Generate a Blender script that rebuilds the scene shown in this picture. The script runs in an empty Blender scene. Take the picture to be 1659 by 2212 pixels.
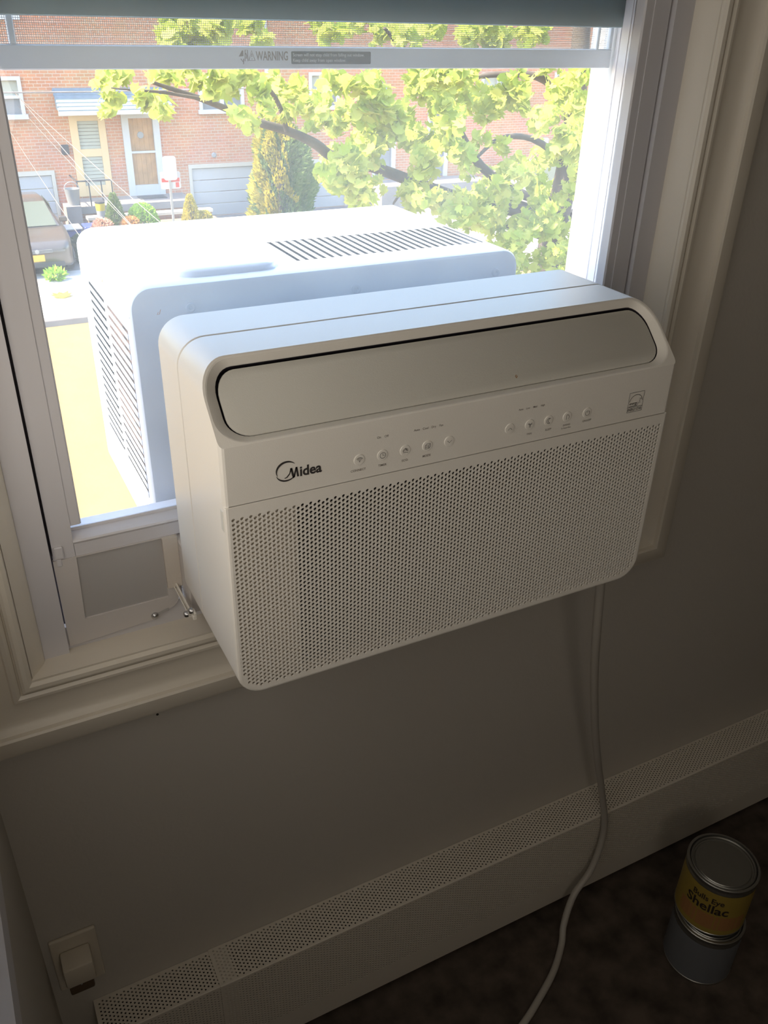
import bpy, bmesh, math, random
from mathutils import Vector, Matrix
random.seed(7)
C = bpy.context.scene.collection
S = bpy.context.scene
pi = math.pi

# ---------------------------------------------------------------- camera
cam_d = bpy.data.cameras.new('camera'); cam = bpy.data.objects.new('camera', cam_d); C.objects.link(cam)
cam_d.sensor_fit = 'HORIZONTAL'; cam_d.sensor_width = 36.0; cam_d.lens = 36.0*1850.06/1659.0
cam_d.clip_start = 0.02; cam_d.clip_end = 300
RGT = Vector((0.88968393, -0.45601721, 0.0226013)); DWN = Vector((-0.21183554, -0.45612699, -0.86433435)); FWD = Vector((0.4044604, 0.76419662, -0.5024095))
cm = Matrix(((RGT.x, -DWN.x, -FWD.x), (RGT.y, -DWN.y, -FWD.y), (RGT.z, -DWN.z, -FWD.z)))
cam.matrix_world = Matrix.Translation((-0.195, -0.694, 0.6484)) @ cm.to_4x4()
S.camera = cam

# ---------------------------------------------------------------- sky, sun, exposure
w = bpy.data.worlds.new('sky'); S.world = w; w.use_nodes = True
nt = w.node_tree; bg = nt.nodes['Background']; sk = nt.nodes.new('ShaderNodeTexSky')
sk.sky_type = 'NISHITA'; sk.sun_disc = False; sk.sun_elevation = math.radians(50); sk.sun_rotation = math.radians(-86); sk.air_density = 1.2; sk.dust_density = 1.5
nt.links.new(sk.outputs[0], bg.inputs[0]); bg.inputs[1].default_value = 1.30
sun_d = bpy.data.lights.new('sun', 'SUN'); sun = bpy.data.objects.new('sun', sun_d); C.objects.link(sun)
sun_d.energy = 24.0; sun_d.angle = math.radians(0.6); sun_d.color = (1, .86, .62)
sun.rotation_euler = Vector((-.64, .045, .77)).to_track_quat('Z', 'Y').to_euler(); sun.location = (-6, 8, 12)
# added fill light on the left wall, in front of an unseen added window
wl_d = bpy.data.lights.new('side_fill', 'AREA'); wl = bpy.data.objects.new('side_fill', wl_d); C.objects.link(wl)
wl_d.shape = 'RECTANGLE'; wl_d.size = 1.02; wl_d.size_y = .60; wl_d.energy = 2.7; wl_d.color = (1, .92, .82)
wl.location = (-.268, -.36, .45); wl.rotation_euler = Vector((-1, 0, 0)).to_track_quat('Z', 'Y').to_euler()
# added fill light behind the camera, with no fixture
lm_d = bpy.data.lights.new('rear_fill', 'POINT'); lm = bpy.data.objects.new('rear_fill', lm_d); C.objects.link(lm)
lm_d.energy = 5.0; lm_d.shadow_soft_size = .16; lm_d.color = (1, .90, .78); lm.location = (-.1, -1.25, .45)
S.view_settings.view_transform = 'Standard'; S.view_settings.look = 'None'
S.view_settings.exposure = 0.0; S.view_settings.gamma = 1.0; S.view_settings.use_curve_mapping = False
S.cycles.use_denoising = True
S.cycles.max_bounces = 10; S.cycles.diffuse_bounces = 6; S.cycles.transparent_max_bounces = 24; S.cycles.caustics_refractive = False
S.cycles.sample_clamp_indirect = 6.0

# ---------------------------------------------------------------- materials
def mat(name, col, rough=.5, metal=0, bump=0, bscale=200, var=0, vscale=6, spec=.5, coat=0):
    m = bpy.data.materials.new(name); m.use_nodes = True; n = m.node_tree; b = n.nodes['Principled BSDF']
    b.inputs['Base Color'].default_value = (*col, 1); b.inputs['Roughness'].default_value = rough; b.inputs['Metallic'].default_value = metal
    b.inputs['Specular IOR Level'].default_value = spec; b.inputs['Coat Weight'].default_value = coat
    tc = n.nodes.new('ShaderNodeTexCoord')
    if var:
        t = n.nodes.new('ShaderNodeTexNoise'); t.inputs['Scale'].default_value = vscale; t.inputs['Detail'].default_value = 5
        n.links.new(tc.outputs['Object'], t.inputs['Vector'])
        r = n.nodes.new('ShaderNodeValToRGB')
        r.color_ramp.elements[0].position = .3; r.color_ramp.elements[1].position = .7
        r.color_ramp.elements[0].color = (*[max(0, c*(1-var)) for c in col], 1); r.color_ramp.elements[1].color = (*[min(1, c*(1+var)) for c in col], 1)
        n.links.new(t.outputs['Fac'], r.inputs['Fac']); n.links.new(r.outputs['Color'], b.inputs['Base Color'])
    if bump:
        t2 = n.nodes.new('ShaderNodeTexNoise'); t2.inputs['Scale'].default_value = bscale; t2.inputs['Detail'].default_value = 3
        n.links.new(tc.outputs['Object'], t2.inputs['Vector'])
        bp = n.nodes.new('ShaderNodeBump'); bp.inputs['Strength'].default_value = bump; bp.inputs['Distance'].default_value = .002
        n.links.new(t2.outputs['Fac'], bp.inputs['Height']); n.links.new(bp.outputs['Normal'], b.inputs['Normal'])
    return m
def glass_mat(name, haze, tint=(1, 1, 1), refl=1.0):
    m = bpy.data.materials.new(name); m.use_nodes = True; n = m.node_tree; n.nodes.remove(n.nodes['Principled BSDF']); out = n.nodes['Material Output']
    tr = n.nodes.new('ShaderNodeBsdfTransparent'); tr.inputs[0].default_value = (*tint, 1)
    gl = n.nodes.new('ShaderNodeBsdfGlossy'); gl.inputs['Roughness'].default_value = .02
    fr = n.nodes.new('ShaderNodeFresnel'); fr.inputs[0].default_value = 1.3
    ds = n.nodes.new('ShaderNodeBsdfTranslucent'); ds.inputs[0].default_value = (.92, .88, .80, 1)  # pale layer lays veiling glare, with a little dust, over the view
    m1 = n.nodes.new('ShaderNodeMixShader'); m2 = n.nodes.new('ShaderNodeMixShader')
    tc = n.nodes.new('ShaderNodeTexCoord'); nz = n.nodes.new('ShaderNodeTexNoise'); nz.inputs['Scale'].default_value = 14
    mr = n.nodes.new('ShaderNodeMapRange'); mr.inputs[3].default_value = haze*.6; mr.inputs[4].default_value = haze*1.4
    n.links.new(tc.outputs['Object'], nz.inputs['Vector']); n.links.new(nz.outputs['Fac'], mr.inputs[0]); n.links.new(mr.outputs[0], m1.inputs[0])
    n.links.new(tr.outputs[0], m1.inputs[1]); n.links.new(ds.outputs[0], m1.inputs[2])
    n.links.new(fr.outputs[0], m2.inputs[0]); n.links.new(m1.outputs[0], m2.inputs[1]); n.links.new(gl.outputs[0], m2.inputs[2]); n.links.new(m2.outputs[0], out.inputs[0])
    return m
def leaf_mat(name, c1, c2, trans=.5):
    m = bpy.data.materials.new(name); m.use_nodes = True; n = m.node_tree; n.nodes.remove(n.nodes['Principled BSDF']); out = n.nodes['Material Output']
    g = n.nodes.new('ShaderNodeNewGeometry'); oi = n.nodes.new('ShaderNodeObjectInfo'); ad = n.nodes.new('ShaderNodeMath'); ad.operation = 'ADD'
    md = n.nodes.new('ShaderNodeMath'); md.operation = 'FRACT'
    n.links.new(g.outputs['Random Per Island'], ad.inputs[0]); n.links.new(oi.outputs['Random'], ad.inputs[1]); n.links.new(ad.outputs[0], md.inputs[0])
    r = n.nodes.new('ShaderNodeValToRGB'); r.color_ramp.elements[0].color = (*c1, 1); r.color_ramp.elements[1].color = (*c2, 1)
    n.links.new(md.outputs[0], r.inputs['Fac'])
    d = n.nodes.new('ShaderNodeBsdfDiffuse'); t = n.nodes.new('ShaderNodeBsdfTranslucent'); x = n.nodes.new('ShaderNodeMixShader'); x.inputs[0].default_value = trans
    n.links.new(r.outputs[0], d.inputs[0]); n.links.new(r.outputs[0], t.inputs[0]); n.links.new(d.outputs[0], x.inputs[1]); n.links.new(t.outputs[0], x.inputs[2]); n.links.new(x.outputs[0], out.inputs[0])
    return m
def brick_mat(name, c1, c2, mortar):
    m = bpy.data.materials.new(name); m.use_nodes = True; n = m.node_tree; b = n.nodes['Principled BSDF']; b.inputs['Roughness'].default_value = .9
    g = n.nodes.new('ShaderNodeNewGeometry'); sp = n.nodes.new('ShaderNodeSeparateXYZ'); cb = n.nodes.new('ShaderNodeCombineXYZ'); ad = n.nodes.new('ShaderNodeMath'); ad.operation = 'ADD'
    n.links.new(g.outputs['Position'], sp.inputs[0]); n.links.new(sp.outputs[0], ad.inputs[0]); n.links.new(sp.outputs[1], ad.inputs[1]); n.links.new(ad.outputs[0], cb.inputs[0]); n.links.new(sp.outputs[2], cb.inputs[1])
    br = n.nodes.new('ShaderNodeTexBrick'); br.inputs['Scale'].default_value = 1; br.inputs['Brick Width'].default_value = .22; br.inputs['Row Height'].default_value = .085; br.inputs['Mortar Size'].default_value = .009
    br.inputs['Color1'].default_value = (*c1, 1); br.inputs['Color2'].default_value = (*c2, 1); br.inputs['Mortar'].default_value = (*mortar, 1); br.inputs['Bias'].default_value = -.2
    n.links.new(cb.outputs[0], br.inputs['Vector'])
    nz = n.nodes.new('ShaderNodeTexNoise'); nz.inputs['Scale'].default_value = 1.2; n.links.new(cb.outputs[0], nz.inputs['Vector'])
    mx = n.nodes.new('ShaderNodeMixRGB'); mx.blend_type = 'MULTIPLY'; mx.inputs[0].default_value = .35
    n.links.new(br.outputs[0], mx.inputs[1]); n.links.new(nz.outputs['Color'], mx.inputs[2]); n.links.new(mx.outputs[0], b.inputs['Base Color'])
    bp = n.nodes.new('ShaderNodeBump'); bp.inputs['Strength'].default_value = .5; bp.invert = True; n.links.new(br.outputs['Fac'], bp.inputs['Height']); n.links.new(bp.outputs[0], b.inputs['Normal'])
    return m
M = dict(
 wall=mat('wall_paint', (.52, .485, .43), .75, bump=.25, bscale=120), trim=mat('trim_paint', (.72, .66, .56), .35, bump=.15, bscale=40),
 ceil=mat('ceiling_paint', (.75, .72, .66), .8, bump=.1), floor=mat('dark_floor', (.075, .058, .046), .55, var=.5, vscale=20, bump=.2, bscale=60, spec=.25),
 vinyl=mat('white_vinyl', (.62, .60, .61), .35), rail=mat('shaded_vinyl', (.20, .30, .33), .5), screenbar=mat('screen_bar_paint', (.62, .66, .70), .45), mesh=mat('screen_wire', (.400, .400, .400), .5),
 plastic=mat('white_plastic', (.80, .76, .69), .42, bump=.08, bscale=900), housing=mat('blue_shade_enamel', (.44, .50, .60), .38), groove=mat('dark_gap', (.035, .03, .04), .6), louv=mat('louver_plastic', (.62, .60, .54), .5, bump=.08, bscale=900),
 filt=mat('filter_dark', (.035, .03, .025), .8), ink=mat('print_ink', (.035, .03, .028), .6), lblbox=mat('label_black', (.07, .08, .08), .6), lblwhite=mat('label_white', (.62, .64, .64), .6), greyink=mat('grey_ink', (.20, .17, .15), .6), coil=mat('coil_dark', (.07, .045, .045), .6, var=.5, vscale=60),
 metal=mat('screw_metal', (.55, .55, .56), .3, 1), heater=mat('heater_paint', (.672, .616, .526), .5), cord=mat('cord_rubber', (.416, .384, .336), .5), foam=mat('foam_strip', (.60, .54, .47), .8, bump=.3, bscale=300),
 panel=mat('filler_plastic', (.60, .56, .53), .5), recess=mat('filler_membrane', (.42, .40, .38), .6),
 brick=brick_mat('red_brick', (.47, .205, .105), (.38, .165, .085), (.44, .34, .25)), brick2=brick_mat('planter_brick', (.298, .158, .096), (.240, .125, .082), (.288, .240, .202)),
 white=mat('white_paint', (.394, .389, .384), .5), tan=mat('tan_paint', (.505, .363, .194), .5), wood=mat('oak_door', (.298, .158, .062), .5, var=.25, vscale=4), blocker=mat('blocker_white', (.75, .74, .70), .8), blind=mat('blind', (.298, .298, .240), .6), blue=mat('awning_shingle', (.112, .156, .187), .7, var=.15, vscale=5),
 cream=mat('cream_paint', (.384, .355, .298), .5), garage=mat('garage_paint', (.324, .324, .324), .5), darkwin=mat('dark_window', (.16, .17, .18), .15), conc=mat('concrete', (.192, .173, .158), .85, var=.1, vscale=3), walk=mat('sidewalk_concrete', (.384, .374, .355), .85, var=.06, vscale=2),
 asph=mat('sandy_asphalt', (.155, .105, .04), .9, var=.08, vscale=3), drive=mat('driveway', (.144, .130, .120), .9, var=.2, vscale=2), dirt=mat('soil', (.173, .120, .072), .95, var=.3, vscale=4),
 carp=mat('taupe_car_paint', (.066, .055, .046), .3, .3, coat=.6), black=mat('black_plastic', (.03, .03, .035), .5), tyre=mat('tyre_rubber', (.025, .025, .025), .8), carglass=mat('car_glass', (.07, .08, .06), .25, spec=.3), plate=mat('orange_plate', (.468, .264, .044), .4), lamp=mat('headlamp', (.413, .385, .341), .15),
 carw=mat('silver_car_paint', (.330, .330, .341), .3, .3), red=mat('red_paint', (.413, .039, .028), .4), galv=mat('galvanised', (.264, .264, .259), .45, .4),
 bark=mat('bark', (.062, .048, .038), .9, var=.35, vscale=3), orange=mat('terracotta', (.384, .173, .048), .7), yellow=mat('yellow_plastic', (.408, .288, .024), .4), bluep=mat('blue_plastic', (.029, .048, .216), .4), grey=mat('grey_paint', (.216, .216, .216), .5),
 wire=mat('pale_cable', (.122, .108, .098), .6), dwire=mat('dark_cable', (.14, .13, .13), .6), siding=mat('white_siding', (.560, .560, .560), .6), roof=mat('roof_tar', (.2, .19, .18), .9),
 steel=mat('can_steel', (.330, .324, .300), .35, .9), clabel=mat('yellow_label', (.326, .232, .043), .5), clabel2=mat('grey_label', (.154, .161, .175), .55), cink=mat('label_ink', (.03, .02, .02), .5), brownband=mat('brown_label', (.36, .17, .06), .5),
 ivory=mat('ivory_plastic', (.62, .56, .46), .4), brown=mat('brown_plastic', (.12, .08, .05), .5),
 glass=glass_mat('window_glass', .085), paneg=glass_mat('clear_pane', .03, (.75, .8, .8)), nail=mat('nail', (.03, .025, .02), .6),
 leaf=leaf_mat('sycamore_leaf', (.285, .370, .049), (.499, .528, .129), .5), gold=leaf_mat('golden_needles', (.310, .285, .031), (.527, .434, .062), .3), green=leaf_mat('green_needles', (.099, .161, .043), (.186, .236, .074), .3), lime=leaf_mat('lime_needles', (.155, .310, .031), (.279, .422, .062), .3), yleaf=leaf_mat('yellow_leaf', (.496, .434, .031), (.558, .496, .062), .3), dkleaf=leaf_mat('dark_leaf', (.031, .056, .025), (.087, .112, .056), .2), rust=leaf_mat('rusty_leaf', (.434, .211, .050), (.527, .310, .099), .3), pinkleaf=leaf_mat('pink_flower', (.465, .248, .186), (.558, .372, .248), .3),
)
# ---------------------------------------------------------------- mesh helpers
class MB:
    def __init__(s): s.v = []; s.f = []; s.mi = []; s.cur = 0
    def add(s, vs, fs):
        o = len(s.v); s.v += [tuple(v) for v in vs]; s.f += [tuple(i+o for i in f) for f in fs]; s.mi += [s.cur]*len(fs); return s
    def box(s, a, b):
        x0, y0, z0 = a; x1, y1, z1 = b
        return s.add([(x0,y0,z0),(x1,y0,z0),(x1,y1,z0),(x0,y1,z0),(x0,y0,z1),(x1,y0,z1),(x1,y1,z1),(x0,y1,z1)], [(0,3,2,1),(4,5,6,7),(0,1,5,4),(1,2,6,5),(2,3,7,6),(3,0,4,7)])
    def loft(s, loops, cap0=True, cap1=True, closed=True):
        o = len(s.v); n = len(loops[0])
        vs = [p for l in loops for p in l]; fs = []
        for k in range(len(loops)-1):
            for i in range(n if closed else n-1):
                j = (i+1) % n; fs.append((k*n+i, k*n+j, (k+1)*n+j, (k+1)*n+i))
        if cap0: fs.append(tuple(reversed(range(n))))
        if cap1: fs.append(tuple((len(loops)-1)*n+i for i in range(n)))
        return s.add(vs, fs)
    def tube(s, pts, r, n=10, cap=True):
        pts = [Vector(p) for p in pts]; R = r if isinstance(r, (list, tuple)) else [r]*len(pts); loops = []
        up = Vector((.13, .31, .94))
        for i, p in enumerate(pts):
            t = (pts[min(i+1, len(pts)-1)] - pts[max(i-1, 0)]).normalized()
            a = t.cross(up).normalized() if abs(t.dot(up)) < .98 else t.cross(Vector((1, 0, 0))).normalized(); b = t.cross(a)
            loops.append([p + R[i]*(math.cos(2*pi*k/n)*a + math.sin(2*pi*k/n)*b) for k in range(n)])
        return s.loft(loops, cap, cap)
    def lathe(s, c, prof, n=40, axis='z'):
        loops = []
        for r, h in prof:
            l = []
            for k in range(n):
                a = 2*pi*k/n; u, v = r*math.cos(a), r*math.sin(a)
                l.append((c[0]+u, c[1]+v, c[2]+h) if axis == 'z' else ((c[0]+u, c[1]-h, c[2]+v) if axis == 'y' else (c[0]-h, c[1]+u, c[2]+v)))
            loops.append(l)
        return s.loft(loops)
WP = {}
def obj(name, mb, m, parent=None, smooth=None, kind=None):
    mats = m if isinstance(m, (list, tuple)) else [m]
    if isinstance(mb, bmesh.types.BMesh):
        vs = [v.co.copy() for v in mb.verts]; mb.verts.index_update(); fs = [[v.index for v in f.verts] for f in mb.faces]; mi = [f.material_index for f in mb.faces]; mb.free()
    else: vs, fs, mi = mb.v, mb.f, mb.mi
    lo = [min(v[i] for v in vs) for i in range(3)]; hi = [max(v[i] for v in vs) for i in range(3)]
    c = Vector([(a+b)/2 for a, b in zip(lo, hi)])
    me = bpy.data.meshes.new(name); me.from_pydata([Vector(v)-c for v in vs], [], fs)
    for x in mats: me.materials.append(M[x])
    if any(mi): me.polygons.foreach_set('material_index', mi)
    if smooth is not None:
        me.polygons.foreach_set('use_smooth', [True]*len(me.polygons)); me.set_sharp_from_angle(angle=math.radians(smooth))
    me.update()
    o = bpy.data.objects.new(name, me); C.objects.link(o)
    if parent: o.parent = parent; o.location = c - WP[parent.name]
    else: o.location = c
    WP[o.name] = c
    if kind: o['kind'] = kind
    return o
def thing(name, label, cat, loc, group=None):
    o = bpy.data.objects.new(name, None); C.objects.link(o); o.location = loc; o.empty_display_size = .05; WP[o.name] = Vector(loc)
    if cat: o['category'] = cat
    if label: o['label'] = label
    if group: o['group'] = group
    return o
def tag(o, label, cat, group=None):
    o['label'] = label; o['category'] = cat
    if group: o['group'] = group
    return o
def struct(name, loc):
    o = thing(name, None, None, loc); o['kind'] = 'structure'; return o
def recalc(mb):
    bm = bmesh.new(); vs = [bm.verts.new(v) for v in mb.v]
    for f, i in zip(mb.f, mb.mi):
        try: bm.faces.new([vs[k] for k in f]).material_index = i
        except ValueError: pass
    bmesh.ops.recalc_face_normals(bm, faces=bm.faces); return bm
def bev(mb, w, seg=2, ang=30):
    bm = recalc(mb); bmesh.ops.remove_doubles(bm, verts=bm.verts, dist=1e-6)
    es = [e for e in bm.edges if len(e.link_faces) == 2 and e.calc_face_angle(0) > math.radians(ang)]
    bmesh.ops.bevel(bm, geom=es, offset=w, segments=seg, profile=.5, affect='EDGES', clamp_overlap=True); return bm
def rr(x0, x1, z0, z1, r, n=8):
    if not isinstance(r, (list, tuple)): r = [r]*4      # bl, br, tr, tl ; each a radius or (rx, rz)
    R = [a if isinstance(a, tuple) else (a, a) for a in r]; p = []
    for k, (cx, cz, a0) in enumerate(((x0+R[0][0], z0+R[0][1], pi), (x1-R[1][0], z0+R[1][1], 1.5*pi), (x1-R[2][0], z1-R[2][1], 0), (x0+R[3][0], z1-R[3][1], .5*pi))):
        for i in range(n+1):
            a = a0 + .5*pi*i/n; p.append((cx+R[k][0]*math.cos(a), cz+R[k][1]*math.sin(a)))
    return p
def ribbon(mb, pts, wd, f, closed=False):
    """flat line drawing: polyline pts (u, v) of width wd, placed by f(u, v)"""
    n = len(pts); L = []; Rr = []
    for i in range(n):
        a = pts[i-1] if (i or closed) else pts[0]; b = pts[(i+1) % n] if (i < n-1 or closed) else pts[-1]
        dx, dy = b[0]-a[0], b[1]-a[1]; d = math.hypot(dx, dy) or 1; nx, ny = -dy/d*wd/2, dx/d*wd/2
        L.append(f(pts[i][0]+nx, pts[i][1]+ny)); Rr.append(f(pts[i][0]-nx, pts[i][1]-ny))
    fs = [(i, (i+1) % n, n+(i+1) % n, n+i) for i in range(n if closed else n-1)]
    return mb.add(L+Rr, fs)
_tx = {}
def text(mb, s, f, h=None, wd=None, u0=0, v0=0, align='L', bold=0.0):
    """lettering: glyph outlines filled flat, scaled to cap height h or to width wd, placed by f(u, v)"""
    key = (s, bold)
    if key not in _tx:
        cu = bpy.data.curves.new('t', 'FONT'); cu.body = s; cu.size = 1; cu.offset = bold; cu.resolution_u = 3
        o = bpy.data.objects.new('t', cu); C.objects.link(o); dg = bpy.context.evaluated_depsgraph_get(); me = bpy.data.meshes.new_from_object(o.evaluated_get(dg))
        _tx[key] = ([tuple(v.co) for v in me.vertices], [tuple(p.vertices) for p in me.polygons])
        bpy.data.objects.remove(o); bpy.data.curves.remove(cu); bpy.data.meshes.remove(me)
    vs, fs = _tx[key]; x0 = min(v[0] for v in vs); x1 = max(v[0] for v in vs)
    sy = (h/.69) if h else wd/(x1-x0); sx = (wd/(x1-x0)) if wd else sy
    off = 0 if align == 'L' else -(x1-x0)*sx/2
    return mb.add([f(u0+off+(v[0]-x0)*sx, v0+v[1]*sy) for v in vs], fs)

# ================================================================ THE ROOM
YW, FZ = .22, -.985
RX, RY, CZ = 3.1, -3.6, 1.5
WX = -.272
b = MB()
for a, c in (((WX-.12, YW, FZ-.1), (-.20, .335, CZ+.1)), ((.745, YW, FZ-.1), (RX+.12, .335, CZ+.1)), ((-.20, YW, FZ-.1), (.745, .335, -.072)), ((-.20, YW, 1.20), (.745, .335, CZ+.1))): b.box(a, c)
obj('wall_north', b, 'wall', kind='structure')
b = MB()
for a, c in (((-.20+(-2.6), .336, -5.2), (-.185, .36, 3.2)), ((.735, .336, -5.2), (9, .36, 3.2)), ((-.185, .336, -5.2), (.735, .36, -.085)), ((-.185, .336, 1.20), (.735, .36, 3.2))): b.box(a, c)
obj('wall_exterior', b, 'siding', kind='structure')
b = MB()
for a, c in (((WX-.12, RY, FZ), (WX, -.72, CZ)), ((WX-.12, 0, FZ), (WX, YW, CZ)), ((WX-.12, -.72, FZ), (WX, 0, -.12)), ((WX-.12, -.72, 1.02), (WX, 0, CZ))): b.box(a, c)
obj('wall_west', b, 'wall', kind='structure')
obj('wall_south', MB().box((WX-.12, RY-.12, FZ-.1), (RX+.12, RY, CZ+.1)), 'wall', kind='structure')
obj('wall_east', MB().box((RX, RY, FZ-.1), (RX+.12, YW, CZ+.1)), 'wall', kind='structure')
obj('floor', MB().box((WX-.12, RY, FZ-.1), (RX, YW, FZ)), 'floor', kind='structure')
obj('ceiling', MB().box((WX-.12, RY, CZ), (RX, YW, CZ+.1)), 'ceil', kind='structure')
w2 = struct('added_window', (WX, -.36, -.12))  # added window, out of view, that goes with the side fill light
b = MB()
for a, c in (((WX-.10, -.72, -.12), (WX+.004, -.67, 1.02)), ((WX-.10, -.05, -.12), (WX+.004, 0, 1.02)), ((WX-.10, -.67, -.12), (WX+.004, -.05, -.07)), ((WX-.10, -.67, .97), (WX+.004, -.05, 1.02)), ((WX-.07, -.67, .44), (WX-.04, -.05, .47))): b.box(a, c)
obj('window_frame', b, 'vinyl', w2); obj('sun_blocker', MB().box((WX-.035, -.675, -.08), (WX-.030, -.045, .98)), 'blocker', w2)  # added sheet closes the opening so no sun gets in
# casing around the window, swept with mitred corners (clipped by the west wall), and the coved jambs and flat sill
prof = [(0,-.004),(0,.010),(.002,.0150),(.006,.0185),(.011,.0190),(.0145,.0170),(.0150,.0110),(.0170,.0105),(.0175,.0150),(.0215,.0175),(.0260,.0165),(.0275,.0140),(.0280,.0090),(.040,.0085),(.055,.0105),(.066,.0150),(.0715,.0190),(.0725,.0245),(.0755,.0265),(.098,.0240),(.104,.0205),(.106,.014),(.107,-.002)]
CL, CR, CB, CT = -.197, .735, -.0645, 1.185
def ring_pt(wv, h, k): # corner k of the rectangle grown by wv at height h above wall
    x = CL-wv if k in (0, 3) else CR+wv; z = CB-wv if k in (0, 1) else CT+wv
    return (max(x, WX+.0005), YW-h, z)
b = MB(); b.loft([[ring_pt(wv, h, k) for k in range(4)] for wv, h in prof], False, False)
tr1 = struct('trim_1', (.27, .2, -.17)); obj('window_casing', recalc(b), 'trim', tr1, 25)
FL, FR = -.178, .7225
cove = [(0, .2085), (.10, .214), (.35, .2225), (.65, .231), (.88, .2375), (1, .2415)]
b = MB()
for side in (0, 1):
    xa, xb = (CL, FL) if side == 0 else (CR, FR); L = []
    for t, y in cove:
        e = math.sin(t*pi/2)
        L.append([(xa+(xb-xa)*e, y, CB-.003), (xa+(xb-xa)*e, y, CT+.002)])
    b.loft(L, False, False, closed=False)
obj('jamb', recalc(b), 'trim', tr1, 60)
obj('sill', MB().box((CL-.002, .2055, -.074), (CR+.002, .2492, -.0636)), 'trim', tr1)
obj('head_jamb', MB().box((CL-.002, .2055, CT), (CR+.002, .249, CT+.01)), 'trim', tr1)

# ================================================================ WINDOW 1
w1 = struct('window_1', (.27, .29, -.07))
b = MB()
b.box((FL, .240, -.0725), (-.1477, .334, 1.19)); b.box((.6925, .240, -.0725), (FR, .334, 1.19)); b.box((-.1477, .2490, -.0725), (.6925, .334, -.0300)); b.box((-.1477, .2525, 1.17), (.6925, .334, 1.19))
for x0, x1 in ((-.1477, -.1395), (.684, .6925)):      # track ribs between the sashes and outside them
    for y0, y1 in ((.2870, .2905), (.3275, .334)): b.box((x0, y0, -.06), (x1, y1, 1.18))
obj('window_frame', b, 'vinyl', w1)
b = MB(); b.box((-.1476, .258, -.030), (-.1443, .286, 1.16)); b.box((.6888, .258, -.030), (.6924, .286, 1.16)); obj('dark_gap_strip', b, 'groove', w1)  # dark strip added: colours in the sash gap's shade and stops light leaks
b = MB(); b.box((.6895, .334, -.085), (.735, .386, 1.2)); b.box((-.185, .334, -.085), (-.147, .386, 1.2)); b.box((-.147, .334, 1.17), (.6895, .386, 1.2)); b.box((-.147, .334, -.085), (.6895, .372, -.066))
obj('brick_mould', b, 'white', w1)
# lower sash: stiles with a proud outer band and a glazing bead, bottom rail with lift lip, pane
ZB, ZTOP = .0715, .80
sash = MB()
def stile(x_out, x_in, sgn):
    xm = x_out + sgn*.0255
    sash.box((min(x_out, xm), .2462, ZB), (max(x_out, xm), .284, ZTOP))                         # outer band
    a = [(xm, .2475), (x_in-sgn*.002, .2475), (x_in, .2495), (x_in, .262), (x_in-sgn*.001, .262), (x_in-sgn*.001, .270), (x_in, .270), (x_in, .284), (xm, .284)]
    zb = ZB+.042
    sash.loft([[(x, y, z) for x, y in a] for z in (zb, ZTOP)])
stile(-.1441, -.1057, 1); stile(.6885, .6485, -1)
# bottom rail profile in (y, z)
pr = [(.2462, ZB), (.2462, .0885), (.2450, .0900), (.2440, .0920), (.2455, .0940), (.2500, .0955), (.2600, .0985), (.2625, .0985), (.2628, .1020), (.2650, .1020), (.2652, .0995), (.284, .1005), (.284, ZB)]
sash.loft([[(x, y, z) for y, z in pr] for x in (-.1190, .6635)])
sash.box((-.1441, .2462, ZTOP-.045), (.6885, .284, ZTOP))
ls = obj('lower_sash', recalc(sash), 'vinyl', w1)
obj('glass_pane', MB().box((-.107, .2645, .0985), (.650, .2665, ZTOP-.04)), 'glass', ls)
lt = MB(); lt.box((-.1425, .2425, .0735), (-.132, .2465, .0905)); lt.box((-.1415, .2435, .0625), (-.1355, .2465, .0735))
obj('tilt_latch', bev(lt, .0012, 1), 'vinyl', ls)
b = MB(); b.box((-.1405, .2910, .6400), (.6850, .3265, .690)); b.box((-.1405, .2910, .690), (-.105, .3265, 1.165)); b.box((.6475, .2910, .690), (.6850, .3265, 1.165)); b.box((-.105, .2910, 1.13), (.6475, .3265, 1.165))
us = obj('upper_sash', bev(b, .003, 2), 'rail', w1, 40)  # shade on the white upper sash is put into this teal colour
obj('glass_pane', MB().box((-.108, .307, .685), (.650, .309, 1.135)), 'paneg', us)
# half insect screen hung outside
sc = thing('insect_screen', 'half-height white framed insect screen with warning sticker outside the glass', 'screen', (.27, .345, .59))
b = MB(); b.box((-.1385, .338, .5915), (.6825, .352, .6140)); b.box((-.0825, .3385, .6140), (-.0765, .3515, 1.15)); b.box((.6555, .3385, .6140), (.6605, .3515, 1.15)); b.box((.6775, .3385, .6140), (.6825, .3515, 1.15)); b.box((-.1385, .3385, .6140), (-.1335, .3515, 1.15)); b.box((-.1385, .338, 1.13), (.6825, .352, 1.15))
obj('screen_frame', bev(b, .001, 1), 'screenbar', sc)
b = MB(); st = .0021
for i in range(int(.81/st)):
    x = -.132+i*st; b.add([(x, .345, .612), (x+.0005, .345, .612), (x+.0005, .345, 1.14), (x, .345, 1.14)], [(0, 1, 2, 3)])
for i in range(int(.52/st)):
    z = .614+i*st; b.add([(-.135, .3452, z), (.679, .3452, z), (.679, .3452, z+.0005), (-.135, .3452, z+.0005)], [(0, 1, 2, 3)])
obj('wire_mesh', b, 'mesh', sc, kind='stuff')
fy = lambda y: (lambda u, v: (u, y, v))
b = MB(); text(b, 'WARNING', fy(.3376), h=.0088, wd=.0385, u0=.1735, v0=.6005, bold=.02)
ribbon(b, [(.1652, .6002), (.1688, .6100), (.1724, .6002)], .0011, fy(.3376), True); b.box((.1684, .3374, .6036), (.1692, .3377, .6072)); b.box((.1684, .3374, .6012), (.1692, .3377, .6022))
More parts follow.
